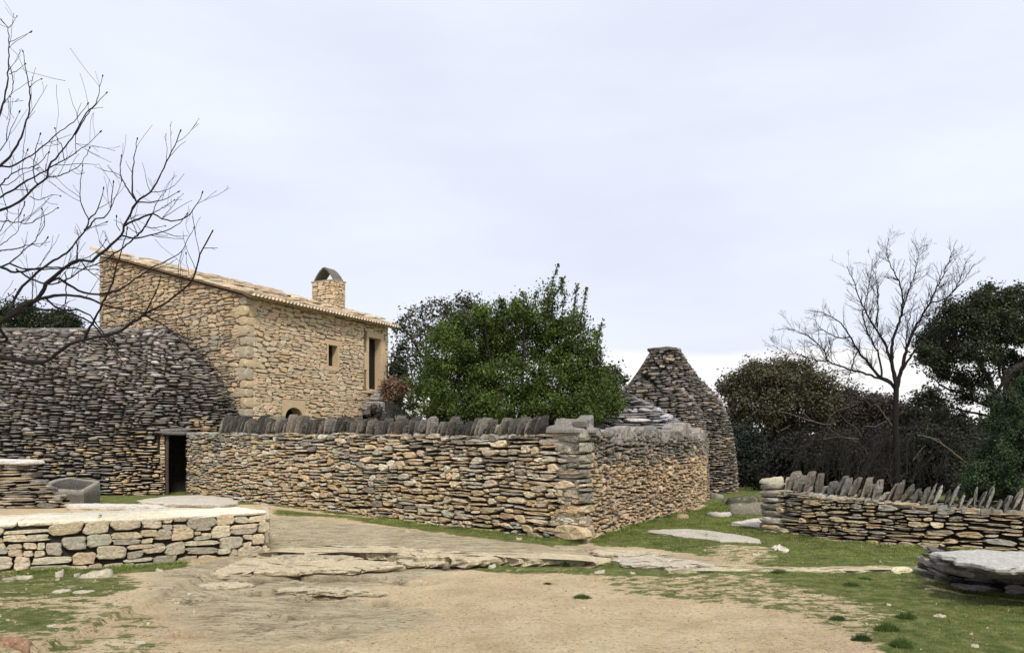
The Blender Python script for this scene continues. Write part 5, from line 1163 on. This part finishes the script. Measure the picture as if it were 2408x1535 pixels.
leafy('woodland_bush', 'teal dark rounded bush right of the far hut', 'bush', 29, [(1760, 1070, 50, 60), (1800, 1100, 50, 60), (1740, 1120, 40, 50), (1740, 1030, 34, 36)], 330, 66, .3, .05, (.016, .024, .018), (.036, .048, .034), None, .9, .5, **WD)
leafy('woodland_bush', 'brown leafless thicket bush below the bare branches', 'bush', 27, [(1880, 1080, 60, 60), (1950, 1070, 60, 60), (1920, 1120, 80, 50), (1850, 1130, 50, 40)], 400, 60, .3, .05, (.022, .02, .016), (.048, .043, .034), None, 1, .5, **WD)
leafy('woodland_bush', 'dark brown thicket bush around the bare tree foot', 'bush', 26, [(2060, 1070, 70, 60), (2130, 1090, 60, 60), (2010, 1110, 60, 50), (2090, 1130, 70, 40)], 400, 60, .3, .05, (.02, .018, .015), (.044, .039, .032), None, 1, .5, **WD)
leafy('woodland_bush', 'blackish thicket bush left of the juniper', 'bush', 25, [(2200, 1060, 60, 60), (2260, 1100, 60, 60), (2170, 1110, 50, 50), (2240, 1140, 60, 30), (2320, 1100, 60, 60)], 400, 60, .3, .05, (.016, .019, .013), (.038, .042, .028), None, 1, .5, **WD)
# big evergreen oak at right with visible limbs
leafy('evergreen_oak', 'large dark evergreen oak with twisted limbs at the right edge', 'tree', 27, [(2250, 735, 36, 26), (2300, 720, 40, 30), (2350, 712, 46, 30), (2405, 705, 46, 34), (2320, 685, 16, 14), (2210, 765, 34, 30), (2270, 780, 60, 36), (2350, 770, 70, 44), (2430, 770, 60, 50), (2190, 805, 36, 26), (2240, 825, 50, 26), (2310, 830, 50, 26), (2200, 850, 40, 18), (2290, 890, 40, 18), (2370, 850, 36, 22), (2230, 880, 36, 14), (2180, 830, 24, 16), (2500, 720, 60, 60), (2520, 800, 70, 70), (2270, 930, 30, 14), (2340, 935, 30, 16)],
      1000, 66, .26, .05, (.018, .026, .012), (.045, .055, .026), [([(2350, 1160), (2345, 1050), (2335, 960), (2330, 900), (2300, 850), (2270, 790), (2250, 740)], 26, 4), ([(2335, 950), (2360, 880), (2350, 800), (2345, 740)], 10, 2), ([(2390, 1160), (2385, 1000), (2380, 930), (2400, 880), (2430, 800)], 34, 12), ([(2380, 930), (2350, 870), (2370, 790)], 9, 2), ([(2330, 910), (2270, 900), (2220, 880), (2180, 850)], 9, 2), ([(2335, 960), (2270, 930), (2220, 910), (2170, 870)], 8, 2), ([(2300, 850), (2240, 830), (2200, 810)], 5, 1.5), ([(2360, 880), (2410, 840), (2470, 800)], 9, 3), ([(2340, 980), (2290, 970), (2240, 960), (2200, 930)], 7, 2), ([(2380, 950), (2330, 920), (2310, 870)], 7, 2), ([(2240, 890), (2225, 850), (2230, 800)], 4, 1)], 1.5, .6, **WD)
tk = thing('oak_stump_tree', 'thick pruned trunk wrapped in ivy at the right edge above the juniper', 'tree'); mb = MB()
sp = smooth_path([W(x, y, 17) for x, y in [(2425, 1200), (2400, 1060), (2388, 960), (2392, 890), (2420, 870), (2470, 850)]], .15); tube(mb, sp, np.linspace(.34, .2, len(sp)), 12, (.06, .048, .038)); mb.out('trunk', plain_mat('ivy_trunk_bark', (.03, .023, .018), .95, .03, 9), tk, True)
C = clumps([(W(2400, 960, 16.9), (.22, .3, .6)), (W(2410, 1040, 16.9), (.3, .35, .6)), (W(2425, 880, 16.8), (.42, .35, .22))], 160, 60, .14, 1, .6); V, Q, cc = leafmesh(C, .04, .6, 0, (.015, .022, .01), (.035, .045, .02)); build('ivy', V, Q, None, [M_LEAFD], cc, tk, False)
leafy('juniper_bush', 'dark green juniper leaning over the right wall at the frame edge', 'bush', 13.1, [(2400, 985, 50, 34), (2350, 985, 36, 16), (2420, 1040, 60, 50), (2370, 1050, 50, 30), (2330, 1100, 42, 40), (2390, 1110, 70, 60), (2310, 1150, 24, 30), (2350, 1165, 60, 34), (2430, 1150, 70, 60), (2500, 1050, 70, 90), (2480, 1150, 70, 60), (2290, 1172, 30, 14), (2340, 1010, 30, 12), (2315, 1075, 24, 14), (2370, 955, 50, 26), (2420, 930, 40, 40), (2300, 1120, 34, 40)],
      700, 130, .1, .02, (.016, .03, .012), (.045, .075, .03), [([(2440, 1250), (2420, 1150), (2400, 1020)], 18, 6), ([(2420, 1150), (2350, 1100)], 8, 3)], .5, .5, None, None, M_LEAFD, .8, .8, .05)
# pale dead limbs in front of the wood
M_DL = plain_mat('dead_limb', (.13, .11, .09), .9, .005, 20)
dl = thing('dead_branches', 'pale fallen dead limbs caught in the dark thicket', 'dead branches'); mb = MB(); z = lambda p: (1655.5+p[0]*.402, 511.7+p[1]*.402)
for path, w0, w1, Yd in [([(440, 1132), (530, 1155), (600, 1180), (700, 1208), (760, 1205)], 1.5, 3.5, 24), ([(910, 1295), (820, 1285), (740, 1240), (720, 1200), (760, 1140), (830, 1110)], 3.5, 1, 24), ([(700, 1295), (800, 1285), (880, 1300), (940, 1350), (960, 1390)], 2.6, 1.4, 24.1), ([(560, 1120), (620, 1180), (650, 1195)], 1.2, 2, 24.1),
        ([(780, 1130), (830, 1190), (890, 1230), (920, 1280)], 1.2, 1.8, 24), ([(950, 1218), (1000, 1220), (1060, 1190)], 3, 1.2, 24), ([(700, 1290), (740, 1220), (750, 1180)], 1.2, 2, 24), ([(1250, 1270), (1330, 1290), (1410, 1335), (1470, 1380), (1530, 1430)], 1.5, 2.4, 17), ([(1410, 1335), (1380, 1300), (1300, 1280)], 1.5, .8, 17),
        ([(950, 1020), (1000, 1080), (1060, 1160), (1100, 1220)], 1.2, 3, 23.5), ([(850, 1010), (900, 1040), (980, 1060)], 1, 1.4, 23.5), ([(450, 1245), (510, 1210)], 2, 1, 24), ([(1220, 1420), (1260, 1370), (1300, 1330)], 2, 1, 22)]:
    sp = smooth_path([W(*z(p), Yd) for p in path], .1); n = len(sp); sp += R.normal(0, .008, sp.shape); mb = MB(); tube(mb, sp, np.linspace(w0, w1, n)/F*Yd*.5, 6, (.16, .135, .11)); mb.out('limb', M_DL, dl, True)
# brown twiggy thicket
tb2 = thing('twig_thicket', 'brown leafless brushwood filling the shade under the woodland trees', 'thicket'); mb = MB()
for i in range(130):
    x = random.uniform(1850, 2300); Yd = random.uniform(20.5, 25); p = W(x, 1040, Yd); p[2] = random.uniform(.2, .9)
    sprout(mb, p, (random.uniform(-.6, .6), random.uniform(-.3, .3), 1), random.uniform(.9, 2.0), .012, 1, .2, .8, 3, 1.0, (.05, .04, .034))
mb.out('twigs', plain_mat('brushwood', (.022, .021, .018), .9, .003, 20), tb2, True)

# trees peeping above the big hut on the left
leafy('pine_tree', 'dark treetop above the big hut at the left edge', 'tree', 48, [(10, 760, 50, 34), (60, 745, 44, 32), (100, 762, 40, 26), (-60, 740, 80, 50), (-160, 760, 90, 60)], 260, 60, .5, .09, (.018, .024, .012), (.045, .055, .025), None, 2, .5, **WD)
leafy('pine_tree', 'smaller dark treetop above the big hut further right', 'tree', 50, [(140, 758, 30, 20), (165, 765, 20, 18)], 110, 60, .5, .09, (.016, .022, .011), (.04, .05, .022), None, 2, .5, **WD)
# far wood closing the horizon all round
def far_wood():
    bl = []
    for i in range(90):
        a = -1.25+2.5*i/89; d = R.uniform(75, 100); h = R.uniform(3.0, 3.9)
        bl.append((np.array([math.sin(a)*d, math.cos(a)*d, h*.4]), (R.uniform(3.5, 6), 2.5, h*.62)))
    C = clumps(bl, 1500, 40, .8, 1, .5); C = C[C[:, 2] > -.4]; V, Q, cc = leafmesh(C, .3, .7, 0, (.018, .02, .013), (.04, .042, .026))
    tag(build('far_wood', V, Q, None, [M_LEAFD], cc, None, False), 'low dark scrub wood closing the horizon behind everything', 'wood', None, 'stuff')
far_wood()
def undergrowth():
    bl = [(np.array([x, y, .5]), (1.3, .8, .8)) for x, y in [(9, 27), (11, 26), (13, 25), (15, 23), (10.5, 30), (13, 31), (16, 30), (19, 28), (8.6, 31), (17, 21), (14, 19), (12.5, 20.5), (20, 24), (11, 33), (15, 34), (19, 34), (23, 31)]]
    C = clumps(bl, 500, 70, .35, 1, .3); C = C[C[:, 2] > 0]; V, Q, cc = leafmesh(C, .06, .6, 0, (.012, .013, .01), (.03, .03, .022))
    tag(build('undergrowth', V, Q, None, [M_LEAFD], cc, None, False), 'black-green undergrowth at the feet of the woodland trees', 'undergrowth', None, 'stuff')
undergrowth()

# ================================================================== SKY, SUN, CAMERA
w = bpy.data.worlds.new('World'); sc.world = w; w.use_nodes = True; nt = w.node_tree
for n in list(nt.nodes): nt.nodes.remove(n)
SUN_EL, SUN_AZ = math.radians(48), math.radians(165)      # azimuth from +Y towards +X: behind the camera, to the right
sky = N_(nt, 'ShaderNodeTexSky', sky_type='NISHITA'); sky.sun_disc = False; sky.sun_elevation = SUN_EL; sky.sun_rotation = SUN_AZ
tc = N_(nt, 'ShaderNodeTexCoord'); sx = N_(nt, 'ShaderNodeSeparateXYZ'); nt.links.new(tc.outputs['Generated'], sx.inputs[0])
mp = N_(nt, 'ShaderNodeMapping'); mp.inputs['Scale'].default_value = (1.0, 1.0, 3.6); nt.links.new(tc.outputs['Generated'], mp.inputs[0])
cl1 = noise_(nt, mp.outputs[0], 1.5, 5, .5)
cloud = ramp_(nt, cl1, [(.3, (.69, .73, .89)), (.44, (.755, .785, .925)), (.6, (.82, .87, .975)), (.78, (.91, .96, 1.02))])
# a brighter strip of clear air low over the horizon, under the edge of the cloud deck
zz = N_(nt, 'ShaderNodeMath', operation='MULTIPLY_ADD'); nt.links.new(cl1, zz.inputs[0]); zz.inputs[1].default_value = -.07; nt.links.new(sx.outputs['Z'], zz.inputs[2])
band = ramp_(nt, zz.outputs[0], [(.03, (1, 1, 1)), (.062, (1, 1, 1)), (.07, (0, 0, 0))])
rt = ramp_(nt, sx.outputs['X'], [(.0, (.3,)*3), (.14, (1, 1, 1))])
bm = mix_(nt, 1.0, band, rt, 'MULTIPLY')
cloud = mix_(nt, bm, cloud, (1.0, 1.0, 1.0))
up_ = ramp_(nt, sx.outputs['Z'], [(.0, (.98, .97, .97)), (.25, (.98, .98, 1.0)), (.5, (1.06, 1.06, 1.04)), (1.0, (1.25, 1.25, 1.2))])
cloud = mix_(nt, 1.0, cloud, up_, 'MULTIPLY')
b1 = N_(nt, 'ShaderNodeBackground'); nt.links.new(cloud, b1.inputs[0]); b1.inputs[1].default_value = 1.06
b2 = N_(nt, 'ShaderNodeBackground'); nt.links.new(sky.outputs[0], b2.inputs[0]); b2.inputs[1].default_value = .1
ms = N_(nt, 'ShaderNodeMixShader'); ms.inputs[0].default_value = .04; nt.links.new(b1.outputs[0], ms.inputs[1]); nt.links.new(b2.outputs[0], ms.inputs[2])
wo_ = N_(nt, 'ShaderNodeOutputWorld'); nt.links.new(ms.outputs[0], wo_.inputs[0])
ld = bpy.data.lights.new('sun', 'SUN'); ld.energy = 3.5; ld.angle = math.radians(9); ld.color = (1, .93, .82); lo = bpy.data.objects.new('sun', ld); COL.objects.link(lo)
sd = Vector((math.cos(SUN_EL)*math.sin(SUN_AZ), math.cos(SUN_EL)*math.cos(SUN_AZ), math.sin(SUN_EL))); lo.rotation_euler = sd.to_track_quat('Z', 'Y').to_euler(); lo.location = (20, -20, 30)
cd = bpy.data.cameras.new('camera'); cd.sensor_width = 36; cd.lens = 36*F/2408; cd.shift_y = (HY-1535/2)/2408; cd.clip_end = 6000; cd.clip_start = .05
co = bpy.data.objects.new('camera', cd); COL.objects.link(co); co.location = (0, 0, EYE); co.rotation_euler = (PI/2, 0, 0); sc.camera = co
sc.view_settings.view_transform = 'Standard'; sc.view_settings.look = 'None'; sc.view_settings.exposure = 0; sc.view_settings.gamma = 1
sc.render.resolution_x = 1024; sc.render.resolution_y = 652
